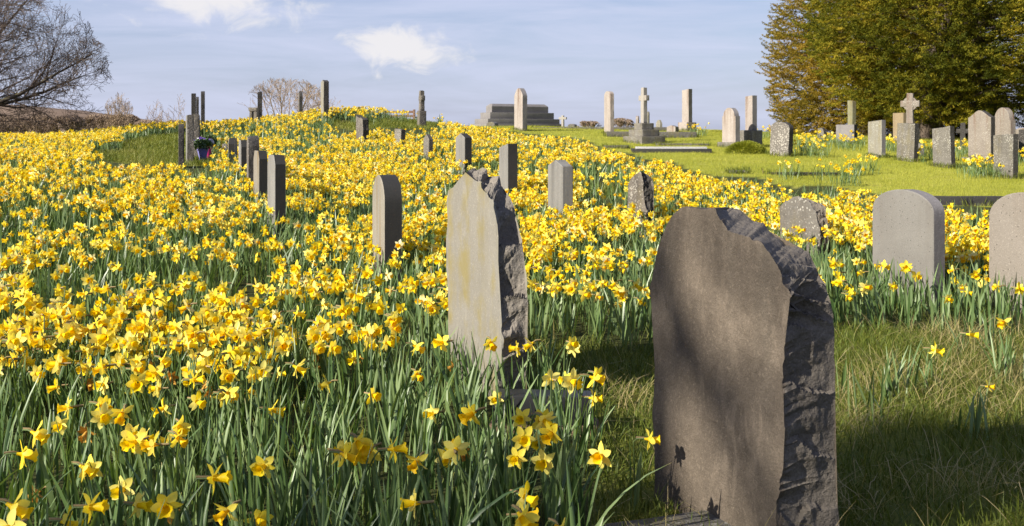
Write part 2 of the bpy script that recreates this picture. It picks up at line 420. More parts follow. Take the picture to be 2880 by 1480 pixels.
# ------------------------------------------------------------------ ground sheet, fellside
def build_ground():
    ys = np.concatenate([np.arange(-40, 0, 4.), np.arange(0, 16, .16), np.arange(16, 48, .3), np.arange(48, 130, 4.), np.geomspace(130, 4500, 22)])
    us = np.concatenate([np.linspace(-4, -.62, 14), np.linspace(-.6, .6, 200), np.linspace(.62, 4, 14)])
    Y, U = np.meshgrid(ys, us, indexing='ij'); Xg = U * np.maximum(np.abs(Y), 6.0)
    Zg = terr(Xg.ravel(), Y.ravel()).reshape(Y.shape)
    V = np.stack([Xg.ravel(), Y.ravel(), Zg.ravel()], 1); nj = len(us)
    i, j = np.meshgrid(np.arange(len(ys) - 1), np.arange(nj - 1), indexing='ij'); a = (i * nj + j).ravel()
    me = quad_mesh('ground', V, np.stack([a, a + 1, a + nj + 1, a + nj], 1), [m_ground], smooth=True)
    yv = np.maximum(V[:, 1], 0.5); px, py = proj(V[:, 0], yv, V[:, 2])
    lw = (inpoly(px, py, LAWN) | inpoly(px, py, GAP) | inpoly(px, py, RIDGE) | (yv > 33.5)).astype(np.float32)
    lw[inpoly(px, py, GAP) | (inpoly(px, py, RIDGE) & (yv < 33.5))] = .45
    lw = np.maximum(lw, 0.35 * inpoly(px, py, BARE))
    lw = np.maximum(lw, 0.45 * inpoly(px, py, NOTCH))
    at = me.attributes.new('lawn', 'FLOAT', 'POINT'); at.data.foreach_set('value', lw.astype(np.float32))
    tag(link('ground', me), kind='structure')


build_ground()


def build_fell():
    d0 = 420; xs = np.linspace(-700, 20, 90); rows = np.linspace(0, 1, 14)
    pxs = 1440 + F * xs / d0
    top = np.interp(pxs, [-4000, -400, 35, 150, 260, 340, 426, 500, 640, 1600], [250, 262, 292, 303, 316, 327, 341, 352, 372, 392])
    H = EYE + (YH - top) / F * d0 + 6
    V = []
    for r in rows:
        y = d0 - 90 + 90 * r
        nz = (fbm(np.stack([xs * .05, np.full_like(xs, y * .05)], 1), 3) - .5) * 1.6
        V.append(np.stack([xs * (y / d0), np.full_like(xs, y), -6 + H * (r ** 1.3) + nz * r], 1))
    for r in rows[1:]:
        V.append(np.stack([xs * ((d0 + 80 * r) / d0), np.full_like(xs, d0 + 80 * r), -6 + H * (1 - .8 * r)], 1))
    V = np.concatenate(V); nj = len(xs); ni = len(V) // nj
    i, j = np.meshgrid(np.arange(ni - 1), np.arange(nj - 1), indexing='ij'); a = (i * nj + j).ravel()
    tag(link('hill', quad_mesh('hill', V, np.stack([a, a + 1, a + nj + 1, a + nj], 1), [M_FELL], smooth=True)), kind='structure')


build_fell()

# ------------------------------------------------------------------ gravestones
FOOT = []            # footprints (x, y, yaw, half width, half depth) kept clear of plants


def outline(kind, W, H, r=None, n=18):
    h = W / 2
    if kind == 'flat': top = [(-h, H), (h, H)]
    elif kind == 'slant': top = [(-h, H - (r or .06)), (h, H)]
    elif kind == 'slantl': top = [(-h, H), (h, H - (r or .06))]
    elif kind == 'peak':
        rr = r or .1; top = [(-h, H - rr), (0, H), (h, H - rr)]
    elif kind == 'cham':
        c = r or .1; top = [(-h, H - c), (-h + c * 1.1, H), (h - c * 1.1, H), (h, H - c)]
    elif kind == 'round':
        rr = min(r or h, H * .8)
        top = [(-h * math.cos(math.pi * i / n), H - rr + rr * math.sin(math.pi * i / n)) for i in range(n + 1)]
    elif kind == 'gothic':
        rr = r or W * .8; top = []
        for i in range(n + 1):
            t = -1 + 2 * i / n; top.append((t * h, H - rr + rr * (1 - abs(t) ** 1.7) ** .8))
    elif kind == 'shoulder':
        s = h * .86; rr = r or h * .62; top = [(-h, H - rr - .06), (-h, H - rr), (-s, H - rr)]
        top += [(-s * math.cos(math.pi * i / n), H - rr + rr * math.sin(math.pi * i / n)) for i in range(1, n)]
        top += [(s, H - rr), (h, H - rr), (h, H - rr - .06)]
    elif kind == 'ogee':
        rr = r or h * .5; top = []
        for i in range(n * 2 + 1):
            t = -1 + i / n; top.append((t * h, H - rr + rr * (0.5 + 0.5 * math.cos(math.pi * t)) ** .8))
    elif kind == 'oval':
        top = [(-h * math.cos(a), H / 2 + H / 2 * math.sin(a)) for a in np.linspace(-.6, math.pi + .6, 26)]
    pts = [(-h, -0.25)] + list(top) + [(h, -0.25)]
    if kind == 'oval': pts = [(-h * .8, -.25)] + top + [(h * .8, -.25)]
    out = [pts[0]]
    for p in pts[1:]:
        if math.dist(p, out[-1]) > 1e-4: out.append(p)
    return out


def resample(pts, step):
    out = []
    for a, b in zip(pts[:-1], pts[1:]):
        a = np.array(a, float); b = np.array(b, float); n = max(1, int(np.linalg.norm(b - a) / step))
        for i in range(n): out.append(a + (b - a) * i / n)
    out.append(np.array(pts[-1], float))
    return np.array(out)


def slab_mesh(name, kind, W, H, T, r=None, mats=('sawn_grey',), rough=0.0, bev=0.006, seed=0, taper=0.0, step=0.07):
    """an upright slab: rounded arrises, worn or rough sides; the front looks along -Y"""
    P = resample(outline(kind, W, H, r), step); n = len(P)
    if rough > 0: P = P + (np.stack([fbm(P * 9, seed + 1), fbm(P * 9, seed + 2)], 1) - .5) * rough * 1.6
    cen = np.array([0, H * .45])
    def inset(b):
        v = P - cen; return P - np.sign(v) * b * np.array([1, 1])
    ws = [(-T / 2, bev), (-T / 2 + bev, 0)]
    if rough > 0: ws += [(-T / 4, 0), (0, 0), (T / 4, 0)]
    ws += [(T / 2 - bev, 0), (T / 2, bev)]
    bm = bmesh.new(); rings = []
    for wq, b in ws:
        Q = inset(b) if b else P.copy(); rng = []
        if rough > 0 and not b:
            dsp = (fbm(np.stack([P[:, 0] * 14, P[:, 1] * 14, np.full(n, wq * 22 + seed)], 1), seed + 5) - .5) * rough * 1.4
            v = P - cen; Q = Q + v / np.linalg.norm(v, axis=1, keepdims=True) * dsp[:, None]
        for x, z in Q:
            tf = 1 - taper * max(0, z) / H
            rng.append(bm.verts.new((x * tf, wq * tf, z)))
        rings.append(rng)
    for a, b in zip(rings[:-1], rings[1:]):
        for i in range(n):
            bm.faces.new((a[i], a[(i + 1) % n], b[(i + 1) % n], b[i]))
    f0 = bm.faces.new(rings[0]); f1 = bm.faces.new(rings[-1][::-1])
    bmesh.ops.recalc_face_normals(bm, faces=bm.faces)
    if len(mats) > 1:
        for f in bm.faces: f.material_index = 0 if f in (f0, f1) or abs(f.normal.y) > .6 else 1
    bmesh.ops.triangulate(bm, faces=[f0, f1])
    me = bpy.data.meshes.new(name); bm.to_mesh(me); bm.free()
    for mm in mats: me.materials.append(SM[mm])
    me.shade_smooth(); me.set_sharp_from_angle(angle=R(32))
    return me


def box_mesh(name, sx, sy, sz, z0=0.0, mat='kerb', bev=0.012, rough=0.0, top=1.0, seed=0):
    """a dressed block with bevelled edges standing on z0; `top` scales its upper face"""
    bm = bmesh.new(); bmesh.ops.create_cube(bm, size=1)
    for v in bm.verts:
        s = top if v.co.z > 0 else 1
        v.co = Vector((v.co.x * sx * s, v.co.y * sy * s, z0 + (v.co.z + .5) * sz))
    bmesh.ops.bevel(bm, geom=list(bm.edges), offset=bev, segments=2, affect='EDGES', profile=0.6)
    if rough > 0:
        bmesh.ops.subdivide_edges(bm, edges=[e for e in bm.edges if e.calc_length() > .12], cuts=4, use_grid_fill=True)
        P = np.array([v.co[:] for v in bm.verts]); q = (np.stack([fbm(P * 8, seed + s) for s in (1, 2, 3)], 1) - .5) * rough
        for v, dq in zip(bm.verts, q): v.co += Vector(dq)
    me = bpy.data.meshes.new(name); bm.to_mesh(me); bm.free(); me.materials.append(SM[mat] if isinstance(mat, str) else mat)
    me.shade_smooth(); me.set_sharp_from_angle(angle=R(35))
    return me


def aim(l, r, d, W, T):
    """where the stone stands and how far its face is turned to the left to span l..r as seen"""
    s = (r - l) / F * d; c = (l + r) / 2; x = X(c, d)
    tc = Vector((-x, -d)).normalized(); best = None
    for a in np.linspace(math.atan2(T, W), R(96), 400):
        e = abs(W * abs(math.cos(a)) + T * math.sin(a) - s)
        if best is None or e < best[0]: best = (e, a)
    a = best[1]
    n = Vector((tc.x * math.cos(-a) - tc.y * math.sin(-a), tc.x * math.sin(-a) + tc.y * math.cos(-a)))
    return x, math.atan2(n.x, -n.y)


def stone(l, r, top, d, kind, label, mats=('sawn_grey',), W=.58, T=.10, rr=None, rough=0.0, lean=(0, 0), group=None,
          base=None, name='gravestone', taper=0.0, seed=None, yaw=None):
    x, ya = aim(l, r, d, W, T)
    if yaw is not None: ya = yaw
    z = gz(x, d); H = Z(top, d) - z
    seed = seed if seed is not None else int(l)
    FOOT.append((x, d, ya, W / 2 + .02, T / 2 + .03))
    if base is None:
        o = link(name, slab_mesh(name, kind, W, H, T, rr, mats, rough, seed=seed, taper=taper)); o.location = (x, d, z)
        o.rotation_euler = (lean[0], lean[1], ya)
        return tag(o, label, 'gravestone', group)
    bw, bd, bh, bm_ = base
    e = empty(name, (x, d, z), ya); e.rotation_euler = (lean[0], lean[1], ya)
    link('base', box_mesh('base', bw, bd, bh + .2, -.2, bm_, rough=.012, seed=seed), e)
    s = link('slab', slab_mesh('slab', kind, W, H - bh, T, rr, mats, rough, seed=seed, taper=taper), e); s.location = (0, 0, bh - .002)
    for v in s.data.vertices:
        if v.co.z < 0: v.co.z = max(v.co.z, -.01)
    FOOT.append((x, d, ya, bw / 2 + .02, bd / 2 + .02))
    return tag(e, label, 'gravestone', group)


SG = ('sawn_grey', 'sawn_side_shade')  # sunlit face, then the side with shade painted into its base colour
# --- the row that faces left, left of the middle
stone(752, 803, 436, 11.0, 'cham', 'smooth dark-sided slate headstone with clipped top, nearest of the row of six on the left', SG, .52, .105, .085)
stone(713, 752, 424, 13.0, 'cham', 'ochre-streaked slate headstone with clipped top, second nearest in the row on the left', ('sawn_ochre', 'sawn_side_shade'), .52, .10, .09)
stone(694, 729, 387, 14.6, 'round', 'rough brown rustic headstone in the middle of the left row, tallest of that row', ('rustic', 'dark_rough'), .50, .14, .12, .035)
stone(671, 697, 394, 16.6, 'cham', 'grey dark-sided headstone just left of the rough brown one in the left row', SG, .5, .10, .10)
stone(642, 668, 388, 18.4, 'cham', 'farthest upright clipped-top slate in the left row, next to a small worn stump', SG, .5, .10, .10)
stone(625, 641, 406, 20.0, 'round', 'small worn pinkish stone stump at the far end of the left row', ('rustic',), .34, .09, .1, .03, name='gravestone')
# --- the cluster on the left below the mound
stone(502, 518, 349, 19.0, 'round', 'thin dark stone with a pale knob on top beside the grass clearing', ('dark_rough',), .42, .09, .12, .02, lean=(0, R(-2)))
stone(523, 545, 325, 20.2, 'flat', 'rough pale-edged slab standing between the dark knobbed stone and the potted pansies', ('sawn_grey', 'rustic'), .5, .12, None, .03)
stone(545, 562, 322, 22.0, 'slant', 'pale rough-topped slab right behind the potted pansies', ('rustic',), .5, .10, .03, .03)
stone(538, 551, 264, 28.5, 'flat', 'tall dark flat-topped slab rising behind the pale slabs on the left', ('dark_rough',), .55, .11, None, .012)
stone(552, 559, 273, 30.0, 'round', 'thin dark round-topped slab half hidden behind the tall flat-topped one on the left', ('dark_rough',), .5, .07, .1, .01)
stone(565, 576, 257, 31.0, 'round', 'tall dark slab on its own at the left end of the flowery mound', ('dark_rough',), .5, .10, .08, .01)
# --- on the mound
stone(725, 737, 259, 32.0, 'flat', 'dark knobbly pillar on the mound beside a small ornate stone', ('dark_rough',), .14, .13, None, .045)
stone(839, 851, 257, 33.0, 'gothic', 'slim pointed pale slab on the mound, in front of the bare round tree', ('rustic', 'dark_rough'), .5, .10, .15, .01)
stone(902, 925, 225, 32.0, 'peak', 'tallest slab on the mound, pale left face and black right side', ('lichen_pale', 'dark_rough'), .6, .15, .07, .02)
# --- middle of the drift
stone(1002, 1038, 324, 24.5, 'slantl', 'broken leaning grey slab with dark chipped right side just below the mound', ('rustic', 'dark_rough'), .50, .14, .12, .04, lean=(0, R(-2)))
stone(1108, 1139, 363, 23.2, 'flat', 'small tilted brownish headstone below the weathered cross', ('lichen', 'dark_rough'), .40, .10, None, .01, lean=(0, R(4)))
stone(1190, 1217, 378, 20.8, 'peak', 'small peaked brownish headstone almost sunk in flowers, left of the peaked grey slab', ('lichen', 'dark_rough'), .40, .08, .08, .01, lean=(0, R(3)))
stone(1281, 1327, 375, 18.2, 'peak', 'brown-grey peaked slab with a shade-darkened side in the middle of the drift', ('sawn_grey', 'sawn_side_shade'), .55, .12, .07)
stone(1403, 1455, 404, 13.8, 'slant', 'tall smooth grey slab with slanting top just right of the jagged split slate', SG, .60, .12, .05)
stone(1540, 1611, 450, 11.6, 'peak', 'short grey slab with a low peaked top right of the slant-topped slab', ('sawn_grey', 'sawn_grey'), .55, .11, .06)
stone(1046, 1130, 492, 8.6, 'round', 'ochre-streaked headstone with round top and shade-darkened side left of the jagged split slate', ('sawn_ochre', 'sawn_side_shade'), .62, .135, .20)
# --- right of the front stone
stone(2455, 2650, 533, 8.0, 'round', 'smooth grey round-arched headstone standing in flowers right of the big brown slate', ('granite_arch', 'tomb'), .62, .105, .15)
stone(2787, 3010, 541, 7.5, 'round', 'speckled pinkish round-arched headstone cut by the right edge of the picture', ('pinkish', 'tomb'), .62, .105, .18)
# --- lawn, far middle
stone(1446, 1483, 248, 34.0, 'gothic', 'tall pale rounded headstone on the lawn in front of the stepped tomb', ('pale_pillar', 'tomb'), .58, .16, .24, .012)
stone(1699, 1727, 257, 33.0, 'round', 'tall pale round-topped slab left of the white cross on the lawn', ('pale_pillar',), .5, .12, .12, .015)
stone(1788, 1798, 326, 35.5, 'round', 'narrow slab half hidden behind the left of the white cross', ('pale_pillar',), .4, .08, .1, .01)
stone(1816, 1827, 314, 35.5, 'round', 'narrow pale slab peeping out to the right of the white cross shaft', ('lichen_pale',), .45, .09, .1, .01)
stone(1845, 1863, 338, 37.0, 'gothic', 'small pale pointed stone on the skyline right of the white cross', ('lichen_pale',), .32, .08, .12, .02)
stone(1918, 1947, 251, 36.0, 'slant', 'tall pale brown-streaked pillar on a plinth on the skyline right of the white cross', ('pale_pillar', 'tomb'), .34, .15, .03, .012, base=(.46, .38, .28, 'pale_pillar'))
stone(2031, 2081, 303, 27.0, 'shoulder', 'pale streaked round-shouldered headstone left of the square pillar on a block', ('pale_pillar', 'tomb'), .60, .13, .2, .008, base=(.75, .32, .14, 'lichen'))
stone(2096, 2129, 269, 27.6, 'slant', 'square pale pillar rising from a wide block left of the yews', ('pale_pillar', 'tomb'), .30, .14, .02, .008, base=(.52, .30, .40, 'lichen'))
# --- lawn, right
stone(2165, 2228, 343, 23.5, 'round', 'dark rounded headstone covered in white lichen specks at the left end of the right-hand row', ('speckled', 'dark_rough'), .56, .12, .12, .012, lean=(0, R(3)))
stone(2299, 2325, 359, 30.0, 'oval', 'small oval stone with a dark plaque among flowers under the yew', ('lichen', 'dark_rough'), .26, .10, None, .006)
stone(2352, 2410, 351, 29.0, 'flat', 'low plain grey block headstone under the yew in front of the greenish pillar', ('tomb', 'sawn_side_shade'), .62, .12, None, .004)
stone(2384, 2407, 282, 31.0, 'slantl', 'tall greenish worn pillar under the left of the yew', ('greenish',), .22, .12, .04, .02)
stone(2442, 2490, 338, 23.0, 'slant', 'pale plain green-grey headstone left of the lichen-spotted slab below the ring cross', ('lichen_pale', 'tomb'), .46, .10, .03, .006, base=(.42, .24, .06, 'kerb'))
stone(2512, 2550, 318, 29.5, 'flat', 'yellowish sandstone slab in the yew shade, behind the spotted slab', ('sandstone',), .42, .12, None, .006)
stone(2522, 2580, 346, 22.0, 'slant', 'grey slab with large white lichen spots directly in front of the ring cross', ('lichen', 'dark_rough'), .54, .10, .01, .01, lean=(0, R(2.5)))
stone(2626, 2686, 357, 20.6, 'slant', 'grey headstone leaning left, standing alone right of the spotted slab', ('lichen', 'dark_rough'), .50, .10, .02, .01, lean=(0, R(-3)), base=(.52, .2, .03, 'kerb'))
stone(2725, 2796, 311, 22.0, 'ogee', 'large headstone with ogee top and rusty brown streaks on the right', ('lichen_brown', 'dark_rough'), .62, .11, .13, .006, base=(.74, .32, .10, 'lichen'))
stone(2795, 2854, 303, 23.4, 'shoulder', 'brownish gothic-shouldered headstone behind the lowest slab at the far right', ('lichen_brown',), .60, .12, .26, .006)
stone(2796, 2861, 377, 18.5, 'slant', 'short grey lichened slab at the far right with daffodils at its foot', ('lichen', 'dark_rough'), .52, .10, .02, .008)
stone(2852, 2905, 360, 25.0, 'round', 'pale rounded stone cut by the right edge beneath the yew', ('lichen_brown',), .6, .12, .12, .008)
stone(2578, 2598, 404, 23.4, 'round', 'tiny low grey stone right of the lichen-spotted slab', ('lichen',), .22, .09, .08, .01)


# --- stones whose broken outlines are followed closely
def raw_stone(label, cxpx, d, yaw, T, left, right_front, right_back, mats, amp, seed, ledges=(), M=18, step=.012, facenoise=.004, steep=.0, smooth=9.0):
    n = Vector((math.sin(yaw), -math.cos(yaw), 0)); P0 = Vector((X(cxpx, d), d, 0)); eye = Vector((0, 0, EYE))
    def hit(p, off):
        q = P0 - n * off; dr = Vector(((p[0] - 1440) / F, 1, -(p[1] - YH) / F)); t = (q - eye).dot(n) / dr.dot(n)
        return np.array(eye + dr * t)
    zb = gz(P0.x, d) - .18
    def down(a): a = np.array(a); b = a[-1].copy(); b[2] = zb; return np.vstack([a, b])
    L = np.array([hit(p, 0) for p in left]); b = L[0].copy(); b[2] = zb; L = np.vstack([b, L])
    RF = down([hit(p, 0) for p in right_front]); RB = down([hit(p, T) for p in right_back])
    def rs(A, m):
        s = np.concatenate([[0], np.cumsum(np.linalg.norm(np.diff(A, axis=0), axis=1))]); q = np.linspace(0, s[-1], m)
        return np.stack([np.interp(q, s, A[:, c]) for c in range(3)], 1)
    ln = lambda A: np.linalg.norm(np.diff(A, axis=0), axis=1).sum()
    mL = int(ln(L) / step); mR = int(ln(RB) / step)
    L = rs(L, mL); RF = rs(RF, mR); RBr = rs(RB, mR)
    nn = np.array(n)
    ur = np.array([math.cos(yaw), math.sin(yaw), 0]); uL = (L - np.array(P0)) @ ur; u1 = (RBr[0] - np.array(P0)) @ ur; ub = uL.copy(); span = max(uL[-1] - uL.min(), 1e-3)
    ub = uL.min() + (uL - uL.min()) * np.clip((u1 - uL.min()) / span, .02, 1.5)
    LB = L + ur[None, :] * (ub - uL)[:, None] - nn * T; w_ = np.clip((L[:, 2] - zb) / (L[-1, 2] - zb), 0, 1) ** 3
    LB[:, 2] += (RBr[0, 2] - L[-1, 2]) * w_
    jit = lambda A, s, a: A + np.stack([(fbm(A * 22, seed + s) - .5) * a * .3, np.zeros(len(A)), (fbm(A * 22, seed + s + 3) - .5) * a * (A[:, 2] > zb + .05)], 1)
    Fr = np.vstack([jit(L, 1, .02), jit(RF, 2, .035) + np.outer((fbm(RF * 55, seed + 61, 3) - .5) * .030 + (fbm(RF * 13, seed + 62, 2) - .5) * .02, [nn[1] * -1, nn[0], 0])]); Bk = np.vstack([LB, jit(RBr, 4, .03)]); nl = len(Fr)
    G = np.stack([Fr + (Bk - Fr) * t for t in np.linspace(0, 1, M)])          # M x nl x 3
    ds = np.roll(G, -1, 1) - np.roll(G, 1, 1); dw = np.gradient(G, axis=0)
    nr = np.cross(dw, ds); nr /= np.maximum(np.linalg.norm(nr, axis=2, keepdims=True), 1e-9)
    cen = G.mean((0, 1))
    if ((G - cen) * nr).sum() < 0: nr = -nr
    t = np.linspace(0, 1, M)[:, None] * np.ones((1, nl)); env = np.sin(np.pi * np.clip(t, 0, 1)) ** .5
    Pw = G.reshape(-1, 3)
    hewn = fbm(Pw * np.array([26, 26, 7]), seed + 11, 5, .6).reshape(M, nl) - .5
    chips = np.abs(fbm(Pw * np.array([15, 15, 11]), seed + 21, 4).reshape(M, nl) - .5) * 2
    fine = fbm(Pw * np.array([60, 60, 22]), seed + 51, 3, .6).reshape(M, nl) - .5
    disp = hewn * amp * 1.3 - chips * amp * .9 + fine * amp * 1.0
    disp *= 1 - .65 * np.clip((G[:, :, 2] - smooth) / .05, 0, 1)
    for (z0, z1, per, a, tilt) in ledges:      # cleft ledges of the slate
        zz = G[:, :, 2] + tilt * t * T + (fbm(Pw * 9, seed + 31).reshape(M, nl) - .5) * per * .9
        saw = (zz / per) % 1.0
        msk = np.clip((G[:, :, 2] - z0) / .04, 0, 1) * np.clip((z1 - G[:, :, 2]) / .04, 0, 1)
        disp += msk * a * (saw ** 1.6 - .6)
    disp[:, :mL] *= .4
    G = G + nr * (disp * env)[:, :, None]
    rag = (fbm(Fr * 24, seed + 71, 3) - .36) * M * .38; rag[:mL + 6] = 0
    bm = bmesh.new(); base = np.array([P0.x, P0.y, gz(P0.x, d)])
    V = [[bm.verts.new(G[a, c] - base) for c in range(nl)] for a in range(M)]
    for a in range(M - 1):
        for c in range(nl):
            e = (c + 1) % nl
            f = bm.faces.new((V[a][c], V[a][e], V[a + 1][e], V[a + 1][c])); f.material_index = 1 if c >= mL - 2 and a >= rag[c] else 0
    f0 = bm.faces.new(V[0]); f1 = bm.faces.new(V[-1]); bmesh.ops.triangulate(bm, faces=[f0, f1])
    bmesh.ops.recalc_face_normals(bm, faces=bm.faces)
    me = bpy.data.meshes.new('gravestone'); bm.to_mesh(me); bm.free()
    for mm in mats: me.materials.append(SM[mm])
    me.shade_smooth(); me.set_sharp_from_angle(angle=R(28))
    o = link('gravestone', me, loc=tuple(base))
    ce = G.mean((0, 1)); we = np.linalg.norm((Fr[mL // 3] - Fr[-5])[:2])
    FOOT.append((ce[0], ce[1], yaw, we / 2 + .04, T / 2 + .04))
    return tag(o, label, 'gravestone')


YAW0 = math.atan2(-0.93, 0.37)
def cropF(pts): return [(1750 + x / 1.4385, 560 + y / 1.4385) for x, y in pts]
def cropE(pts): return [(1000 + x / 1.8655, 440 + y / 1.8655) for x, y in pts]
raw_stone('big rough brown slate headstone with a broken stepped right shoulder, closest to the viewer', 2020, 3.42, YAW0, .17,
          cropF([(130, 1300), (128, 1250), (137, 1100), (122, 870), (133, 700), (120, 500), (112, 360), (128, 280), (145, 200), (180, 110), (208, 58), (240, 33), (300, 39), (345, 34), (376, 38)]),
          cropF([(380, 45), (392, 80), (440, 125), (490, 150), (555, 165), (590, 210), (630, 268), (655, 340), (690, 395), (668, 435), (655, 480), (652, 600), (642, 750), (655, 900), (650, 1000), (642, 1150), (628, 1240), (626, 1300)]),
          cropF([(430, 34), (480, 45), (520, 80), (600, 130), (660, 190), (755, 205), (775, 245), (792, 300), (820, 350), (838, 400), (852, 470), (858, 600), (862, 800), (862, 1000), (866, 1150), (872, 1250), (876, 1300)]),
          ('slate_brown', 'slate_broken'), .0105, 3, ledges=((.66, .84, .043, .038, .30), (.1, .65, .17, .020, .08)), M=34, step=.007, steep=.05, smooth=.85)
raw_stone('tall pale jagged slate headstone split down its right side, standing in daffodil leaves', 1365, 5.2, YAW0, .115,
          cropE([(480, 1240), (486, 1000), (488, 850), (485, 700), (478, 600), (475, 430), (483, 330), (478, 230), (485, 176), (515, 165), (535, 130), (565, 95), (577, 82)]),
          cropE([(580, 88), (592, 112), (602, 126), (652, 136), (662, 170), (690, 195), (700, 215), (722, 240), (735, 300), (740, 370), (747, 410), (735, 450), (740, 530), (745, 620), (748, 740), (760, 840), (766, 930), (780, 960), (770, 1000), (768, 1240)]),
          cropE([(620, 68), (690, 62), (697, 108), (755, 105), (765, 150), (785, 190), (825, 240), (845, 330), (870, 430), (885, 530), (898, 650), (903, 760), (900, 880), (897, 1000), (893, 1200), (893, 1240)]),
          ('slate_pale', 'slate_face_broken'), .018, 41, ledges=((.86, 1.1, .075, .04, .3), (.45, .86, .23, .045, -.3), (.18, .45, .30, .03, .2)), M=26, step=.009, steep=.03, smooth=.88)
def crop7(pts): return [(2100 + x / 3.3026, 500 + y / 3.3026) for x, y in pts]
raw_stone('short broken slate headstone with a notched black right edge, behind the big brown slate', 2260, 9.6, YAW0 + .05, .08,
          crop7([(312, 640), (312, 400), (305, 270), (345, 235), (385, 215), (430, 180), (460, 170), (480, 172)]),
          crop7([(500, 180), (540, 200), (590, 235), (610, 290), (640, 320), (640, 370), (665, 410), (680, 480), (685, 560), (685, 640)]),
          crop7([(560, 192), (620, 215), (690, 240), (725, 262), (738, 300), (735, 375), (752, 385), (758, 480), (756, 560), (756, 640)]),
          ('lichen', 'slate_broken'), .022, 77, ledges=((.35, .8, .09, .03, .2),), M=14, step=.014, steep=.02)
def crop4(pts): return [(1300 + x / 2.9953, 200 + y / 2.9953) for x, y in pts]
raw_stone('weathered rounded stone with a dark crack down its right side, alone in the drift', 1790, 11.2, YAW0 + .25, .085,
          crop4([(1393, 1260), (1393, 1100), (1400, 950), (1425, 900), (1460, 870), (1490, 853), (1505, 850)]),
          crop4([(1512, 860), (1520, 900), (1528, 960), (1520, 1000), (1535, 1060), (1530, 1120), (1560, 1180), (1560, 1260)]),
          crop4([(1530, 855), (1570, 875), (1600, 915), (1612, 960), (1615, 1050), (1612, 1120), (1617, 1200), (1617, 1260)]),
          ('rustic', 'dark_rough'), .030, 91, ledges=((.2, .8, .12, .02, .6),), M=16, step=.014, steep=.02)

# --- crosses
def ring_mesh(name, r0, r1, T, mat):
    n = 40; V = []; Fc = []
    for i in range(n):
        a = 2 * math.pi * i / n
        for rr, y in ((r0, -T / 2), (r1, -T / 2), (r1, T / 2), (r0, T / 2)): V.append((rr * math.cos(a), y, rr * math.sin(a)))
    for i in range(n):
        for q in range(4): Fc.append((i * 4 + q, i * 4 + (q + 1) % 4, ((i + 1) % n) * 4 + (q + 1) % 4, ((i + 1) % n) * 4 + q))
    return quad_mesh(name, np.array(V), np.array(Fc), [SM[mat]])


def cross(cx, d, top, arm_y, hw, W, T, yaw, mat, label, steps=(), ring=False, rough=.012, name='stone_cross', bottom=None, taper=.12):
    x = X(cx, d); z = gz(x, d); e = empty(name, (x, d, z), yaw); seed = int(cx)
    h0 = 0
    for (sx, sy, sh) in steps:
        link('step', box_mesh('step', sx, sy, sh + (.2 if h0 == 0 else 0), h0 - (.2 if h0 == 0 else 0), mat if not isinstance(mat, tuple) else mat[1], rough=.015, seed=seed), e); h0 += sh - .002
    m0 = mat if not isinstance(mat, tuple) else mat[0]
    H = Z(top, d) - z - h0; az_ = Z(arm_y, d) - z - h0
    s = link('shaft', slab_mesh('shaft', 'flat', W, H, T, None, (m0,), rough, seed=seed, taper=taper), e); s.location = (0, 0, h0)
    if steps:
        for v in s.data.vertices: v.co.z = max(v.co.z, 0)
    a = link('arm', box_mesh('arm', hw * 2, T * .84, W * .9, az_ - W * .45, m0, rough=rough, seed=seed), e); a.location = (0, 0, h0)
    if ring:
        r_ = link('ring', ring_mesh('ring', hw * .52, hw * .76, T * .62, m0), e); r_.location = (0, 0, h0 + az_)
    FOOT.append((x, d, yaw, .4, .4))
    return tag(e, label, 'cross')


cross(1186, 32.0, 256, 276, .13, .15, .13, YAW0 + .03, 'rustic', 'weathered lichened stone cross seen nearly edge-on at the right end of the mound', steps=((.22, .2, .42),), rough=.03)
cross(1811, 29.5, 247, 276, .19, .155, .12, YAW0 + .05, ('white_cross', 'lichen'), 'tall white stone cross on stepped plinth in the middle of the lawn', steps=((.95, .70, .18), (.70, .50, .17), (.40, .36, .17)), rough=.012)
cross(1583, 40.0, 325, 333, .15, .09, .08, YAW0 + .6, 'white_cross', 'tiny white cross on the skyline right of the stepped tomb', rough=.006)
cross(2560, 26.0, 263, 292, .21, .155, .12, -.55, 'lichen_brown', 'ring cross of pale stone in front of the dark yew shade', steps=((.36, .3, .5),), ring=True, rough=.014)
cross(2708, 27.5, 346, 369, .15, .12, .10, -.3, 'dark_rough', 'dark small cross in shadow beneath the right-hand yew', rough=.012)
cross(2876, 22.5, 364, 385, .15, .13, .10, -.9, 'dark_rough', 'dark cross at the right edge of the picture beside the pale rounded stone', rough=.012)
x = X(714, 32.5); e = empty('gravestone', (x, 32.5, gz(x, 32.5)), YAW0 + .9)
link('slab', slab_mesh('slab', 'flat', .09, .52, .12, None, ('rustic',), .04, seed=5), e, (-.07, 0, 0))
link('slab', slab_mesh('slab', 'round', .09, .56, .12, .05, ('rustic',), .04, seed=9), e, (.07, 0, 0))
link('cap', box_mesh('cap', .26, .15, .10, .5, 'rustic', rough=.04, seed=4), e)
tag(e, 'small ornate weathered stone left of the dark pillar on the mound', 'gravestone')

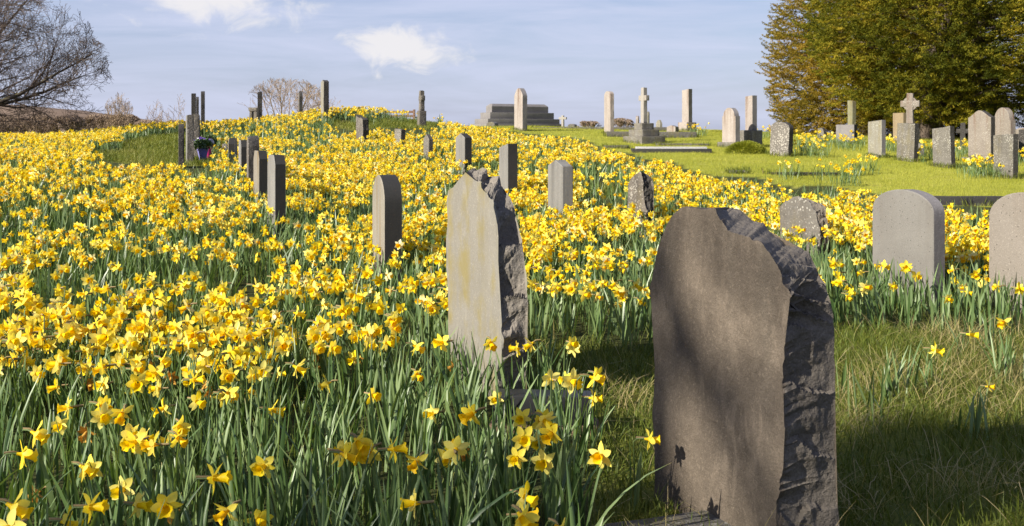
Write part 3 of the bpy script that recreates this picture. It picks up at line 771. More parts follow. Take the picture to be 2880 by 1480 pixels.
# --- stepped tomb, kerbs, flat slabs
d = 42.0; xl, xr = X(1340, d), X(1571, d); xt = (xl + xr) / 2; zt = gz(xt, d)
tomb = empty('stepped_tomb', (xt, d + .5, zt - .05), R(29))
u = d / F; lev = 0.0
for i, (w_, h_, dp) in enumerate(((3.30, 12.5, 1.30), (3.05, 14, 1.06), (2.72, 18, .78))):
    link('step', box_mesh('step', w_, dp, h_ * u + (.3 if i == 0 else 0), lev - (.3 if i == 0 else 0), 'tomb', bev=.015), tomb); lev += h_ * u - .002
bm = bmesh.new(); W2, D2, hh, hc = 2.42, .46, 18 * u, 7 * u
v = [bm.verts.new(p) for p in ((-W2 / 2, -D2 / 2, 0), (W2 / 2, -D2 / 2, 0), (W2 / 2, D2 / 2, 0), (-W2 / 2, D2 / 2, 0), (-W2 / 2, -D2 / 2, hh), (W2 / 2, -D2 / 2, hh), (W2 / 2, D2 / 2, hh), (-W2 / 2, D2 / 2, hh),
     (-W2 / 2 + .09, -.1, hh + hc), (W2 / 2 - .09, -.1, hh + hc), (W2 / 2 - .09, .1, hh + hc), (-W2 / 2 + .09, .1, hh + hc))]
for q in ((0, 1, 5, 4), (1, 2, 6, 5), (2, 3, 7, 6), (3, 0, 4, 7), (4, 5, 9, 8), (5, 6, 10, 9), (6, 7, 11, 10), (7, 4, 8, 11), (8, 9, 10, 11), (3, 2, 1, 0)): bm.faces.new([v[i] for i in q])
bmesh.ops.bevel(bm, geom=list(bm.edges), offset=.012, segments=1, affect='EDGES')
me = bpy.data.meshes.new('capstone'); bm.to_mesh(me); bm.free(); me.materials.append(SM['tomb'])
link('capstone', me, tomb, (0, 0, lev)); tag(tomb, 'wide grey tomb of stacked steps with a hipped capstone on the skyline', 'tomb')


def block(l, r, top, d, sy, label, cat, mat, yaw, name, hmin=.04, kind=None, sx=None):
    x = X((l + r) / 2, d); z = gz(x, d); H = max(hmin, Z(top, d) - z); W_ = sx or (r - l) / F * d
    o = link(name, box_mesh(name, W_, sy, H + .15, -.15, mat, rough=.018, seed=int(l), bev=.015), loc=(x, d, z)); o.rotation_euler[2] = yaw
    FOOT.append((x, d, yaw, W_ / 2 + .03, sy / 2 + .03))
    return tag(o, label, cat)


block(1500, 1885, 362, 36.5, .18, 'long low kerb along the skyline lawn behind the tall pale slab', 'kerb', 'kerb', R(-2), 'grave_kerb', .07)
block(1706, 1800, 370, 31.8, .2, 'short low kerb running left from behind the white cross plinth', 'kerb', 'kerb', R(-2), 'grave_kerb', .1)
block(1832, 1958, 371, 31.8, .2, 'low kerb running right from behind the white cross plinth', 'kerb', 'kerb', R(-1), 'grave_kerb', .14)
x = X(1385, 39); o = link('footstone', slab_mesh('footstone', 'round', .32, .16, .26, .08, ('kerb', 'tomb'), .008), loc=(x, 39, gz(x, 39))); o.rotation_euler[2] = -.5; tag(o, 'tiny rounded footstone at the left foot of the stepped tomb', 'footstone')
x = X(1610, 39); o = link('footstone', slab_mesh('footstone', 'round', .26, .10, .2, .05, ('kerb', 'tomb'), .008), loc=(x, 39, gz(x, 39) + .02)); o.rotation_euler[2] = -.5; tag(o, 'tiny rounded footstone right of the tiny white cross on the skyline', 'footstone')
x = X(1892, 35); o = link('footstone', slab_mesh('footstone', 'peak', .30, .21, .24, .05, ('pale_pillar', 'tomb'), .008), loc=(x, 35, gz(x, 35))); o.rotation_euler[2] = -.6; tag(o, 'small peaked block left of the tall streaked pillar on its plinth', 'footstone')
block(1700, 1767, 412, 26.5, .3, 'bare grey ledger slab lying in the lawn left of the white chippings', 'grave slab', 'kerb', R(-12), 'ledger_slab', .06)
block(2050, 2101, 480, 19.0, .3, 'thin flat stone lying flush in the lawn below the row of stones', 'grave slab', 'kerb', R(-8), 'ledger_slab', .025)
block(2160, 2360, 485, 18.7, .10, 'thin dark kerb line in the lawn behind the scattered daffodils', 'kerb', 'kerb_dark', R(-4), 'grave_kerb', .03)
block(1845, 1990, 404, 28.0, .6, 'mossy flat slab in the lawn right of the white cross', 'grave slab', 'kerb', R(-4), 'ledger_slab', .035)
block(2640, 2900, 552, 14.4, .12, 'long black kerb at the edge of the lawn behind the grey round-arched headstone', 'kerb', 'kerb_dark', R(-5), 'grave_kerb', .1, sx=1.25)
gx, gd = X(1886, 25.2), 25.2; gr = empty('gravel_grave', (gx, gd, gz(gx, gd)), R(-3)); gw, gl = 1.72, .7
for (sx, sy, px_, py_) in ((gw, .09, 0, -gl / 2), (gw, .09, 0, gl / 2), (.09, gl - .092, -gw / 2 + .045, 0), (.09, gl - .092, gw / 2 - .045, 0)):
    link('kerb', box_mesh('kerb', sx, sy, .22, -.15, 'kerb_dark', bev=.01), gr, (px_, py_, 0))
link('chippings', box_mesh('chippings', gw - .19, gl - .1, .2, -.15, M_PEBBLE, bev=.004, rough=.02, seed=3), gr, (0, 0, .06))
tag(gr, 'flat kerbed grave filled with white chippings in the middle of the lawn', 'grave')
gk = empty('granite_vase_block', (X(1530, 4.62), 4.62, 0), R(-6))
link('footing', box_mesh('footing', .44, .17, .15, -.11, M_CLOD, rough=.015, seed=8), gk)
link('block', box_mesh('block', .40, .13, .115, .038, 'granite_black', bev=.006), gk)
tag(gk, 'low black granite block on a brown footing beside the jagged split slate', 'grave block'); FOOT.append((X(1530, 4.62), 4.62, R(-6), .25, .12))
ks = link('grave_kerb', box_mesh('grave_kerb', .16, .75, .2, -.15, 'kerb', bev=.012, rough=.008, seed=2), loc=(X(1832, 3.3) + .10, 3.38, 0)); ks.rotation_euler[2] = YAW0
tag(ks, 'corner of a flat grey kerb at the left foot of the big brown slate', 'kerb')

# --- bench at the end of the mound
bx, bd = X(1128, 40.6), 40.6; be = empty('wooden_bench', (bx, bd, gz(bx, bd) - .06), R(-14))
for sx in (-.56, .56):
    link('leg', box_mesh('leg', .07, .07, .62, 0, M_WOOD, bev=.006), be, (sx, .18, 0)); link('leg', box_mesh('leg', .07, .07, .92, 0, M_WOOD, bev=.006), be, (sx, -.2, 0))
    link('armrest', box_mesh('armrest', .08, .45, .04, .62, M_WOOD, bev=.006), be, (sx, .02, 0))
for q in range(3): link('slat', box_mesh('slat', 1.05, .03, .085, .50 + q * .145, M_WOOD, bev=.005), be, (0, -.2, 0))
link('seat', box_mesh('seat', 1.05, .4, .045, .42, M_WOOD, bev=.006), be)
tag(be, 'weathered reddish wooden bench half hidden by daffodils at the end of the mound', 'bench')


# --- flower pots
def lathe(prof, n=20):
    V = [(r_ * math.cos(2 * math.pi * i / n), r_ * math.sin(2 * math.pi * i / n), z_) for r_, z_ in prof for i in range(n)]
    Fc = [(a * n + i, a * n + (i + 1) % n, (a + 1) * n + (i + 1) % n, (a + 1) * n + i) for a in range(len(prof) - 1) for i in range(n)]
    return np.array(V), np.array(Fc)


def pot(px, d, col, fl, label, h, r_, seed):
    x = X(px, d); e = empty('flower_pot', (x, d, gz(x, d)), seed); rng = np.random.default_rng(seed)
    mp = plain('painted_pot', tuple(c * .8 for c in col), col, 20, .1, rough=.5)
    V, Fc = lathe([(r_ * .62, 0), (r_ * .7, h * .3), (r_, h * .86), (r_ * 1.1, h * .86), (r_ * 1.1, h), (r_ * .98, h), (r_ * .93, h * .88), (.005, h * .86)])
    link('pot', quad_mesh('pot', V, Fc, [mp], smooth=False), e)
    n = 420; c = rng.normal(0, 1, (n, 3)); c /= np.linalg.norm(c, axis=1, keepdims=True); c *= (rng.random((n, 1)) ** .4)
    c = c * np.array([r_ * 1.9, r_ * 1.9, .11]) + np.array([0, 0, h + .07])
    def quads(c, s):
        m = len(c); a = rng.normal(0, 1, (m, 3)); b = rng.normal(0, 1, (m, 3)); a /= np.linalg.norm(a, axis=1, keepdims=True)
        b -= (a * b).sum(1, keepdims=True) * a; b /= np.linalg.norm(b, axis=1, keepdims=True)
        Vq = np.stack([c - a * s, c - b * s * .6, c + a * s, c + b * s * .6], 1).reshape(-1, 3); return Vq, np.arange(m * 4).reshape(-1, 4)
    Vq, Fq = quads(c, .03); link('leaves', quad_mesh('leaves', Vq, Fq, [M_LEAF], var=np.repeat(rng.random(n) * .3, 4)), e)
    for q in range(12):
        cc = rng.normal(0, 1, 3); cc /= np.linalg.norm(cc); cc[2] = abs(cc[2]); cc[1] = -abs(cc[1]); pcol = fl[q % len(fl)]
        a = []
        for p_ in range(5):
            an = p_ * 1.257; cv = np.array([math.cos(an) * .02, -.004 * p_, math.sin(an) * .02]); a.append(cv)
        a = np.array(a); s = .019
        Vp = np.concatenate([[v + np.array(o) * s for o in ((-1, 0, 0), (0, 0, -1), (1, .2, 0), (0, .2, 1))] for v in a])
        f_ = link('flower', quad_mesh('flower', Vp, np.arange(20).reshape(-1, 4), [pcol]), e, tuple(cc * np.array([r_ * 1.9, r_ * 1.8, .12]) + np.array([0, 0, h + .08])))
    return tag(e, label, 'flower pot')


PURPLE = plain('purple_pansy', (.06, .02, .22), (.12, .05, .35), 30, 0); WHITE = plain('white_pansy', (.6, .6, .72), (.8, .8, .85), 30, 0); PINK = plain('pink_pansy', (.4, .03, .08), (.5, .05, .12), 30, 0)
pot(570, 20.6, (.22, .22, .52), [PURPLE, WHITE, PURPLE], 'mauve pot of purple and white pansies in front of the pale slab on the left', .24, .095, 3)
pot(586, 21.3, (.50, .03, .18), [PURPLE, PURPLE, PINK], 'bright pink pot of dark pansies just behind the mauve pot', .30, .085, 8)

# ------------------------------------------------------------------ trees
def tubes(lines, sides_of):
    Vs, Fs, o = [], [], 0
    for P, rad in lines:
        n = len(P); s = sides_of(rad[0]); t = np.gradient(P, axis=0); t /= np.maximum(np.linalg.norm(t, axis=1, keepdims=True), 1e-9)
        ref = np.array([0.31, 0.77, 0.55]) if abs(t[0] @ np.array([.31, .77, .55])) < .9 else np.array([1., 0, 0])
        a = np.cross(t, ref); a /= np.maximum(np.linalg.norm(a, axis=1, keepdims=True), 1e-9); b = np.cross(t, a)
        an = np.arange(s) * 2 * math.pi / s
        V = P[:, None, :] + rad[:, None, None] * (np.cos(an)[None, :, None] * a[:, None, :] + np.sin(an)[None, :, None] * b[:, None, :])
        i, j = np.meshgrid(np.arange(n - 1), np.arange(s), indexing='ij'); i = i.ravel(); j = j.ravel(); j2 = (j + 1) % s
        Fs.append(np.stack([i * s + j, i * s + j2, (i + 1) * s + j2, (i + 1) * s + j], 1) + o); Vs.append(V.reshape(-1, 3)); o += n * s
    return np.concatenate(Vs), np.concatenate(Fs)


def grow(rng, p, dr, L, r0, lev, prm, out, inside):
    n = prm['seg'][lev]; P = [np.array(p, float)]; dr = np.array(dr, float); dr /= np.linalg.norm(dr)
    wob = prm['wob'][lev]; up = prm['up'][lev]; sl_ = L / n
    for i in range(n):
        dr = dr + rng.normal(0, wob, 3) + np.array([0, 0, up]); dr /= np.linalg.norm(dr)
        q = P[-1] + dr * sl_
        if (lev > 0 or 'clip' in prm) and i > 0 and not inside(q): break
        P.append(q)
    P = np.array(P)
    if len(P) < 2: return
    fin = .55 if lev == 0 else .18
    rad = r0 * np.linspace(1, fin, len(P)); rad = np.maximum(rad, prm['rmin']); out.append((P, rad, lev))
    if lev + 1 >= len(prm['seg']): return
    nc = prm['kids'][lev]; t0 = prm['t0'][lev]
    for c in range(nc):
        t = t0 + (1 - t0) * (c + rng.random()) / nc; f = t * (len(P) - 1); i = min(int(f), len(P) - 2); q = P[i] + (P[i + 1] - P[i]) * (f - i)
        ax = P[i + 1] - P[i]; ax /= np.linalg.norm(ax); sd = rng.normal(0, 1, 3); sd -= sd @ ax * ax; sd /= np.linalg.norm(sd)
        an = prm['ang'][lev] * (0.75 + .5 * rng.random()); nd = ax * math.cos(an) + sd * math.sin(an)
        l2 = L * prm['len'][lev] * (.65 + .7 * rng.random()) * (1 - .45 * t); r2 = max(prm['rmin'], rad[i] * prm['rad'][lev])
        grow(rng, q, nd, l2, r2, lev + 1, prm, out, inside)


def tree_obj(name, label, cat, out, base, split, mats, group=None):
    e = empty(name, base); b = np.array(base)
    for nm, sel, mt in (('trunk', lambda l: l <= split, mats[0]), ('twigs', lambda l: l > split, mats[1])):
        L = [(P - b, r_) for P, r_, l in out if sel(l)]
        if L:
            V, Fq = tubes(L, lambda r_: 7 if r_ > .05 else (5 if r_ > .015 else 3))
            link(nm, quad_mesh(nm, V, Fq, [mt], smooth=True), e)
    return tag(e, label, cat, group)


def left_tree():
    rng = np.random.default_rng(12); bx_, by_ = -16.4, 32.0; bz_ = gz(bx_, by_) - .1
    c = np.array([bx_, by_, 2.0]); rx = np.array([5.0, 5.0, 4.9])
    ins = lambda q: (((q - c) / rx) ** 2).sum() < 1 + .22 * math.sin(q[0] * 1.9 + 1) * math.sin(q[2] * 2.3) * math.cos(q[1] * 1.7) and q[2] > bz_ + .35
    prm = dict(seg=[4, 9, 8, 6, 4], wob=[.03, .10, .16, .20, .22], up=[0, .045, .05, .06, .05], kids=[0, 13, 11, 9], t0=[0, .2, .12, .1],
               ang=[0, R(48), R(50), R(48)], len=[0, .5, .52, .50], rad=[0, .45, .45, .55], rmin=.0045)
    out = []; trunk = np.array([[bx_, by_, bz_], [bx_ + .05, by_, bz_ + .5], [bx_ + .1, by_, bz_ + 1.1], [bx_ + .12, by_, bz_ + 1.7]])
    out.append((trunk, np.array([.42, .36, .33, .30]), 0))
    for i in range(17):
        a = 2 * math.pi * i / 17 + rng.normal(0, .12); el_ = R([4, 24, 46, 68][i % 4]) + rng.normal(0, .06)
        p = trunk[0] + np.array([.06, 0, .75 + .9 * (el_ / 1.2)])
        grow(rng, p, (math.cos(a) * math.cos(el_), math.sin(a) * math.cos(el_), math.sin(el_)), 5.6, .085, 1, prm, out, ins)
    return tree_obj('bare_tree', 'big leafless tree with spreading twiggy limbs at the left edge', 'tree', out, (bx_, by_, bz_), 1, (m_moss, M_TWIG))


left_tree()


def small_tree(px, d, top, half, label, seed, mt, nst=7, name='bare_tree', group=None, dens=1.0, thin=.006, zlow=None, cat='tree'):
    rng = np.random.default_rng(seed); x = X(px, d); z = gz(x, d) if d < 60 else -1.5; H = Z(top, d) - z; rw = half / F * d
    c = np.array([x, d, z + H * .55]); rx = np.array([rw, rw, H * .46])
    ins = lambda q: (((q - c) / rx) ** 2).sum() < 1.0 + .25 * math.sin(q[0] * 2.1 + seed) * math.sin(q[2] * 2.6) or q[2] < z + H * .3
    prm = dict(seg=[6, 6, 5, 4], wob=[.06, .10, .13, .15], up=[.03, .05, .05, .04], kids=[int(8 * dens), int(6 * dens), int(4 * dens)], t0=[.25, .2, .15], clip=1,
               ang=[R(30), R(36), R(38)], len=[.60, .60, .6], rad=[.5, .55, .7], rmin=thin)
    out = []
    for i in range(nst):
        a = 2 * math.pi * i / nst + rng.normal(0, .3); t = .2 + .55 * rng.random() if nst > 1 else .02
        grow(rng, (x + math.cos(a) * .12, d + math.sin(a) * .12, z), (math.cos(a) * t, math.sin(a) * t, 1), H * 1.12, .006 * H + .004 + thin, 0, prm, out, ins)
    return tree_obj(name, label, cat, out, (x, d, z), 0, (mt, mt), group)


small_tree(805, 46, 219, 150, 'rounded leafless tree with reddish twigs rising behind the flowery mound', 21, M_TWIG_RED, 8, dens=.76, thin=.006)
small_tree(900, 52, 236, 75, 'smaller leafless tree behind the tallest slab on the mound', 22, M_TWIG_RED, 5, dens=.8, thin=.006)
for i, (px_, tp, hf, lb) in enumerate(((335, 262, 44, 'bushy pale leafless sapling nearest to the big bare tree'), (430, 256, 26, 'slim leafless sapling in the middle of the left skyline gap'), (490, 257, 38, 'leafless sapling next to the tall dark slabs on the left'))):
    small_tree(px_, 40, tp, hf, lb, 30 + i, M_TWIG_PALE if i == 0 else M_TWIG_RED, 11 if i == 0 else 4, 'bare_sapling', 'leafless saplings along the left skyline', .75, .005)
for i, (px_, tp, hf, dd) in enumerate(((20, 318, 60, 38), (105, 322, 50, 40), (190, 316, 55, 38), (270, 318, 60, 41), (345, 322, 55, 43), (420, 330, 50, 42), (490, 338, 45, 44))):
    small_tree(px_, dd, tp, hf, 'low brown leafless hedge shrub along the field edge below the hill', 50 + i, M_TWIG_RED, 9, 'hedge_shrub', 'brown hedge shrubs below the hill', 1.1, .008, cat='shrub')
for i, (px_, tp, hf, lb) in enumerate(((1655, 338, 42, 'low reddish leafless bush on the skyline left of the tall round-topped slab'), (1750, 334, 40, 'low reddish leafless bush on the skyline just left of the white cross'), (2180, 352, 22, 'tiny leafless bush on the skyline left of the yews'))):
    small_tree(px_, 48, tp, hf, lb, 70 + i, M_TWIG_RED, 9, 'bare_bush', 'leafless bushes on the skyline', 1.1, .008, cat='bush')


def yew(cx, d, rx, rz, zc, label, seed, mat, ntip, trunk_px, zfloor, ry=None, name='yew_tree', skirt=0.0):
    rng = np.random.default_rng(seed); x0 = X(cx, d); tx = X(trunk_px, d); zg = gz(tx, d); ry = ry or rx
    e = empty(name, (tx, d, zg - .1)); b = np.array([tx, d, zg - .1]); cen = np.array([x0, d, zc])
    # tips of the boughs through the outer half of an uneven crown
    n = ntip; dv = rng.normal(0, 1, (n, 3)); dv[:, 1] -= .35; dv /= np.linalg.norm(dv, axis=1, keepdims=True)
    lump = .86 + .40 * (fbm(dv * 2.6 + seed, seed, 4) - .25)
    rad = (1 - .5 * rng.random(n) ** 1.9)
    tip = cen + dv * (rad * lump)[:, None] * np.array([rx, ry, rz])
    fl = zfloor + .45 * (fbm(tip * .8, seed + 3) - .5) - skirt * np.clip(-(tip[:, 0] - x0) / rx, 0, 1) * 1.0
    keep = (tip[:, 2] > fl) & ((fbm(tip * 1.35 + 7, seed + 40, 3) > .43) | (rng.random(n) < .22)); tip = tip[keep]; dv = dv[keep]; n = len(tip)
    # limbs
    lines = []; tr = []
    for q in range(3):
        P = np.array([[tx + .18 * math.cos(q * 2.1), d + .18 * math.sin(q * 2.1), zg - .1], [tx + .25 * math.cos(q * 2.1), d + .25 * math.sin(q * 2.1), zg + 1.5], [x0 + .5 * math.cos(q * 2.1), d + .5 * math.sin(q * 2.1), zc + rz * .4]])
        tr.append((P - b, np.array([.26, .2, .08])))
    for i in rng.choice(n, 260, replace=False):
        s = np.array([tx + (x0 - tx) * .5, d, max(zg + .9, min(tip[i, 2] - .8, zc + rz * .5))]); m_ = (s + tip[i]) / 2 + rng.normal(0, .25, 3); m_[2] += .15
        P = np.array([s, s * .6 + m_ * .4, m_, m_ * .4 + tip[i] * .6, tip[i]]); tr.append((P - b, np.array([.06, .045, .03, .018, .006])))
    V, Fq = tubes(tr, lambda r_: 6 if r_ > .1 else 4); link('trunk', quad_mesh('trunk', V, Fq, [M_BARK], smooth=True), e)
    # sprays: a drooping twig with many short needle tufts
    K = 105; out_dir = dv * np.array([1, 1, .25]) + rng.normal(0, .35, (n, 3)); out_dir[:, 2] -= .12; out_dir /= np.linalg.norm(out_dir, axis=1, keepdims=True)
    L = .34 + .5 * rng.random(n); t = rng.random((n, K)); t = t ** .8
    c = tip[:, None, :] + out_dir[:, None, :] * (t * L[:, None])[:, :, None]
    c[:, :, 2] += (-.22 * np.sin(t * 2.6) + .16 * t ** 2) * L[:, None]
    side = np.cross(out_dir, np.array([0, 0, 1.])); side /= np.linalg.norm(side, axis=1, keepdims=True)
    spread = (1 - t) * .12 + .018
    c = c + side[:, None, :] * (rng.normal(0, 1, (n, K)) * spread)[:, :, None] + rng.normal(0, .018, (n, K, 3))
    a = out_dir[:, None, :] * .8 + rng.normal(0, .55, (n, K, 3)); a /= np.linalg.norm(a, axis=2, keepdims=True)
    bq = np.cross(a, rng.normal(0, 1, (n, K, 3))); bq /= np.linalg.norm(bq, axis=2, keepdims=True)
    sL = (.024 + .024 * rng.random((n, K)))[:, :, None]; sW = (.007 + .007 * rng.random((n, K)))[:, :, None]
    Vq = np.stack([c - a * sL, c - bq * sW, c + a * sL, c + bq * sW], 2).reshape(-1, 3) - b
    big = fbm(tip * .9, seed + 9, 3); vr = np.clip((big - .5) * 1.5 + .45 + rng.normal(0, .14, n), 0, 1)
    vr = np.clip(vr[:, None] + rng.normal(0, .19, (n, K)), 0, 1)
    link('crown', quad_mesh('crown', Vq, np.arange(len(Vq)).reshape(-1, 4), [mat], var=np.repeat(vr.ravel(), 4)), e)
    return tag(e, label, 'tree')


yew(2475, 38.0, 3.55, 4.7, 3.4, 'bronze-tinged yew reaching to the ground at the left of the evergreen pair', 5, M_YEW1, 7200, 2450, 1.2, skirt=.3)
yew(2730, 33.0, 4.6, 4.1, 4.9, 'large olive-green yew overhanging the gravestones on the right', 6, M_YEW2, 8200, 2610, 1.8)
yew(3150, 36.0, 3.2, 3.4, 4.6, 'olive yew partly seen at the far right behind the large one', 7, M_YEW2, 1300, 3150, 1.9)

def shade_tree():
    rng = np.random.default_rng(3); t = 21.0; cx_, cy_ = .45 + to_sun.x / math.cos(SUN_EL) * t, 3.2 + to_sun.y / math.cos(SUN_EL) * t; hz_ = .55 + t * math.tan(SUN_EL)
    c = np.array([cx_, cy_, hz_]); rx = np.array([2.7, 2.7, 2.3]); bs = (cx_ - .5, cy_ + .2, -.1)
    ins = lambda q: (((q - c) / rx) ** 2).sum() < 1 or q[2] < hz_ - 2
    prm = dict(seg=[8, 7, 6, 5], wob=[.03, .12, .16, .2], up=[.02, .02, .03, .03], kids=[9, 5, 3], t0=[.74, .2, .1], ang=[R(55), R(45), R(45)], len=[.24, .55, .5], rad=[.55, .5, .5], rmin=.008)
    out = []; grow(rng, bs, (.02, 0, 1), hz_ + 1.2, .26, 0, prm, out, ins)
    def up_from(p, plane, t):       # the point of the limb whose shade falls at p on that stone
        n_, q_ = plane; dr = Vector(((p[0] - 1440) / F, 1, -(p[1] - YH) / F)); e_ = Vector((0, 0, EYE))
        return np.array(e_ + dr * ((q_ - e_).dot(n_) / dr.dot(n_)) + to_sun * t)
    nf = Vector((math.sin(YAW0), -math.cos(YAW0), 0)); pf = (nf, Vector((X(2020, 3.42), 3.42, 0))); pg = (nf, Vector((X(2540, 8), 8, 0)))
    hub = np.array([bs[0] + .05, bs[1], hz_ - 2.6])
    for plane, pts, t_, r_ in ((pf, ((1800, 640), (1905, 880), (1985, 1060), (2090, 1290)), 21.5, .085), (pf, ((1830, 1010), (1985, 1060), (2120, 1090)), 21.6, .06), (pf, ((1880, 560), (2010, 700), (2130, 800)), 22.5, .05)):
        P = np.array([up_from(p, plane, t_) for p in pts]); ext = P[-1] + (P[-1] - P[0]) * .8
        P = np.vstack([hub, (hub + P[0]) / 2 + np.array([0, 0, .15]), P, ext]); out.append((P, np.linspace(r_ * 1.2, r_ * .6, len(P)), 1))
    tree_obj('bare_tree', 'leafless tree outside the left of the picture, casting soft shade on the big brown slate', 'tree', out, bs, 0, (M_BARK, M_TWIG))


shade_tree()

# green hummock on the lawn
x = X(2098, 24.5); rng = np.random.default_rng(4); n = 5200
a = rng.random(n) * 6.283; rr = np.sqrt(rng.random(n)); hx = rr * np.cos(a) * .40; hy = rr * np.sin(a) * .32; hz = .24 * np.sqrt(np.clip(1 - rr ** 2, 0, 1)) - .03
bl = np.stack([hx, hy, hz], 1); dirs = np.stack([hx * .7, hy * .7, .12 + .0 * hx], 1) + rng.normal(0, .03, (n, 3)); dirs /= np.linalg.norm(dirs, axis=1, keepdims=True)
sd = np.cross(dirs, rng.normal(0, 1, (n, 3))); sd /= np.linalg.norm(sd, axis=1, keepdims=True); ln = (.05 + .05 * rng.random(n))[:, None]
Vq = np.stack([bl - sd * .005, bl + sd * .005, bl + dirs * ln + sd * .002, bl + dirs * ln - sd * .002], 1).reshape(-1, 3)
hm = empty('grass_tussock', (x, 24.5, gz(x, 24.5)))
link('blades', quad_mesh('blades', Vq, np.arange(n * 4).reshape(-1, 4), [M_LAWN], var=np.repeat(rng.random(n) * .6, 4)), hm)
V, Fc = lathe([(.41, -.08), (.38, .02), (.30, .14), (.18, .195), (.02, .215)], 24); V[:, 1] *= .8; V[:, :2] *= 1 + .1 * (fbm(V * 5, 3)[:, None] - .5)
me = quad_mesh('mound', V, Fc, [m_ground], smooth=True); at = me.attributes.new('lawn', 'FLOAT', 'POINT'); at.data.foreach_set('value', np.ones(len(V), np.float32)); link('mound', me, hm)
tag(hm, 'rounded green mossy hummock on the lawn in front of the square pillar', 'hummock'); FOOT.append((x, 24.5, 0, .4, .3))

# ------------------------------------------------------------------ blades and flowers
def blades(base, L, Wd, az_, lean, bend, k, across, rng, roll=None, tipw=.12):
    """many blades at once: k points along, 2 or 3 across"""
    n = len(base); t = np.linspace(0, 1, k)[None, :]
    out = (lean[:, None] * t + bend[:, None] * t ** 2.2); hgt = np.sqrt(np.clip(t ** 2 * (1.0 + 0 * out) - .35 * out ** 2 * t, 0.02 * t, None))
    ca, sa = np.cos(az_)[:, None], np.sin(az_)[:, None]
    P = np.stack([base[:, 0:1] + ca * out * L[:, None], base[:, 1:2] + sa * out * L[:, None], base[:, 2:3] + hgt * L[:, None]], 2)
    ra = az_ + np.pi / 2 + (roll if roll is not None else rng.normal(0, .6, n)); tw = rng.normal(0, .5, n)[:, None] * t
    S = np.stack([np.cos(ra[:, None] + tw), np.sin(ra[:, None] + tw), np.zeros((n, k))], 2)
    prof = np.interp(t[0], [0, .12, .5, .82, 1], [.55, .85, 1, .72, tipw])
    hw = (Wd[:, None] * .5 * prof[None, :])[:, :, None]
    if across == 2: V = np.stack([P - S * hw, P + S * hw], 2)
    else:
        fold = np.stack([ca * np.ones((1, k)), sa * np.ones((1, k)), 0 * t * ca], 2) * hw * .55
        V = np.stack([P - S * hw, P - fold, P + S * hw], 2)
    m = across; idx = np.arange(n)[:, None, None] * (k * m); i = np.arange(k - 1)[None, :, None] * m; j = np.arange(m - 1)[None, None, :]
    a = (idx + i + j).ravel(); Fq = np.stack([a, a + 1, a + m + 1, a + m], 1)
    return V.reshape(-1, 3), Fq, k * m


def clear(x, y, pad=0.0):
    ok = np.ones(len(x), bool)
    for (fx, fy, ya, hw, hd) in FOOT:
        dx, dy = x - fx, y - fy; c, s = math.cos(ya), math.sin(ya); u_ = dx * c + dy * s; v_ = -dx * s + dy * c
        ok &= ~((np.abs(u_) < hw + pad) & (np.abs(v_) < hd + pad))
    return ok


def scatter(rng, d0, d1, dens, side=.50, extra=.6):
    A = side * (d1 ** 2 - d0 ** 2) + 2 * extra * (d1 - d0); n = int(A * dens)
    y = np.sqrt(d0 ** 2 + rng.random(n) * (d1 ** 2 - d0 ** 2)); x = (rng.random(n) * 2 - 1) * (side * y + extra)
    return x, y


def petal(rng, ang, k, across, size):
    """one petal as a strip; flower axis is +X"""
    L = .040 * size * rng.uniform(.9, 1.1); Wd = .0130 * size * rng.uniform(.85, 1.15); fw = rng.normal(.18, .28); curl = rng.normal(.0, .25)
    t = np.linspace(0, 1, k); prof = np.interp(t, [0, .2, .5, .8, 1], [.35, .85, 1, .62, .04])
    rad = .007 * size + L * t * math.cos(fw); fx = L * (t * math.sin(fw) + curl * t ** 2 * .6) - .002
    er = np.array([0, math.cos(ang), math.sin(ang)]); et = np.array([0, -math.sin(ang), math.cos(ang)]); ex = np.array([1., 0, 0])
    P = rad[:, None] * er + fx[:, None] * ex; tw = rng.normal(0, .5) * t
    S = np.cos(tw)[:, None] * et + np.sin(tw)[:, None] * ex; hw = (Wd * prof)[:, None]
    if across == 2: V = np.stack([P - S * hw, P + S * hw], 1)
    else: V = np.stack([P - S * hw + ex * hw * .25, P, P + S * hw + ex * hw * .25], 1)
    m = across; a = (np.arange(k - 1)[:, None] * m + np.arange(m - 1)[None, :]).ravel()
    return V.reshape(-1, 3), np.stack([a, a + 1, a + m + 1, a + m], 1)


def trumpet(rng, n, rings, size):
    prof = {5: [(.0, .006), (.010, .0095), (.022, .0115), (.034, .0135), (.040, .0195)], 3: [(.0, .007), (.024, .0125), (.040, .0195)]}[rings]
    V = []; ph = rng.random() * 6
    for q, (xx, r_) in enumerate(prof):
        for i in range(n):
            a = 2 * math.pi * i / n; last = q == len(prof) - 1
            rr = r_ * (1 + (.17 * math.sin(i * 2.4 + ph) + rng.normal(0, .07) if last else .03 * math.sin(i * 2 + ph)))
            V.append(((xx + (rng.normal(0, .0022) if last else 0)) * size, rr * math.cos(a) * size, rr * math.sin(a) * size))
    Fc = [(q * n + i, q * n + (i + 1) % n, (q + 1) * n + (i + 1) % n, (q + 1) * n + i) for q in range(len(prof) - 1) for i in range(n)]
    return np.array(V), np.array(Fc)


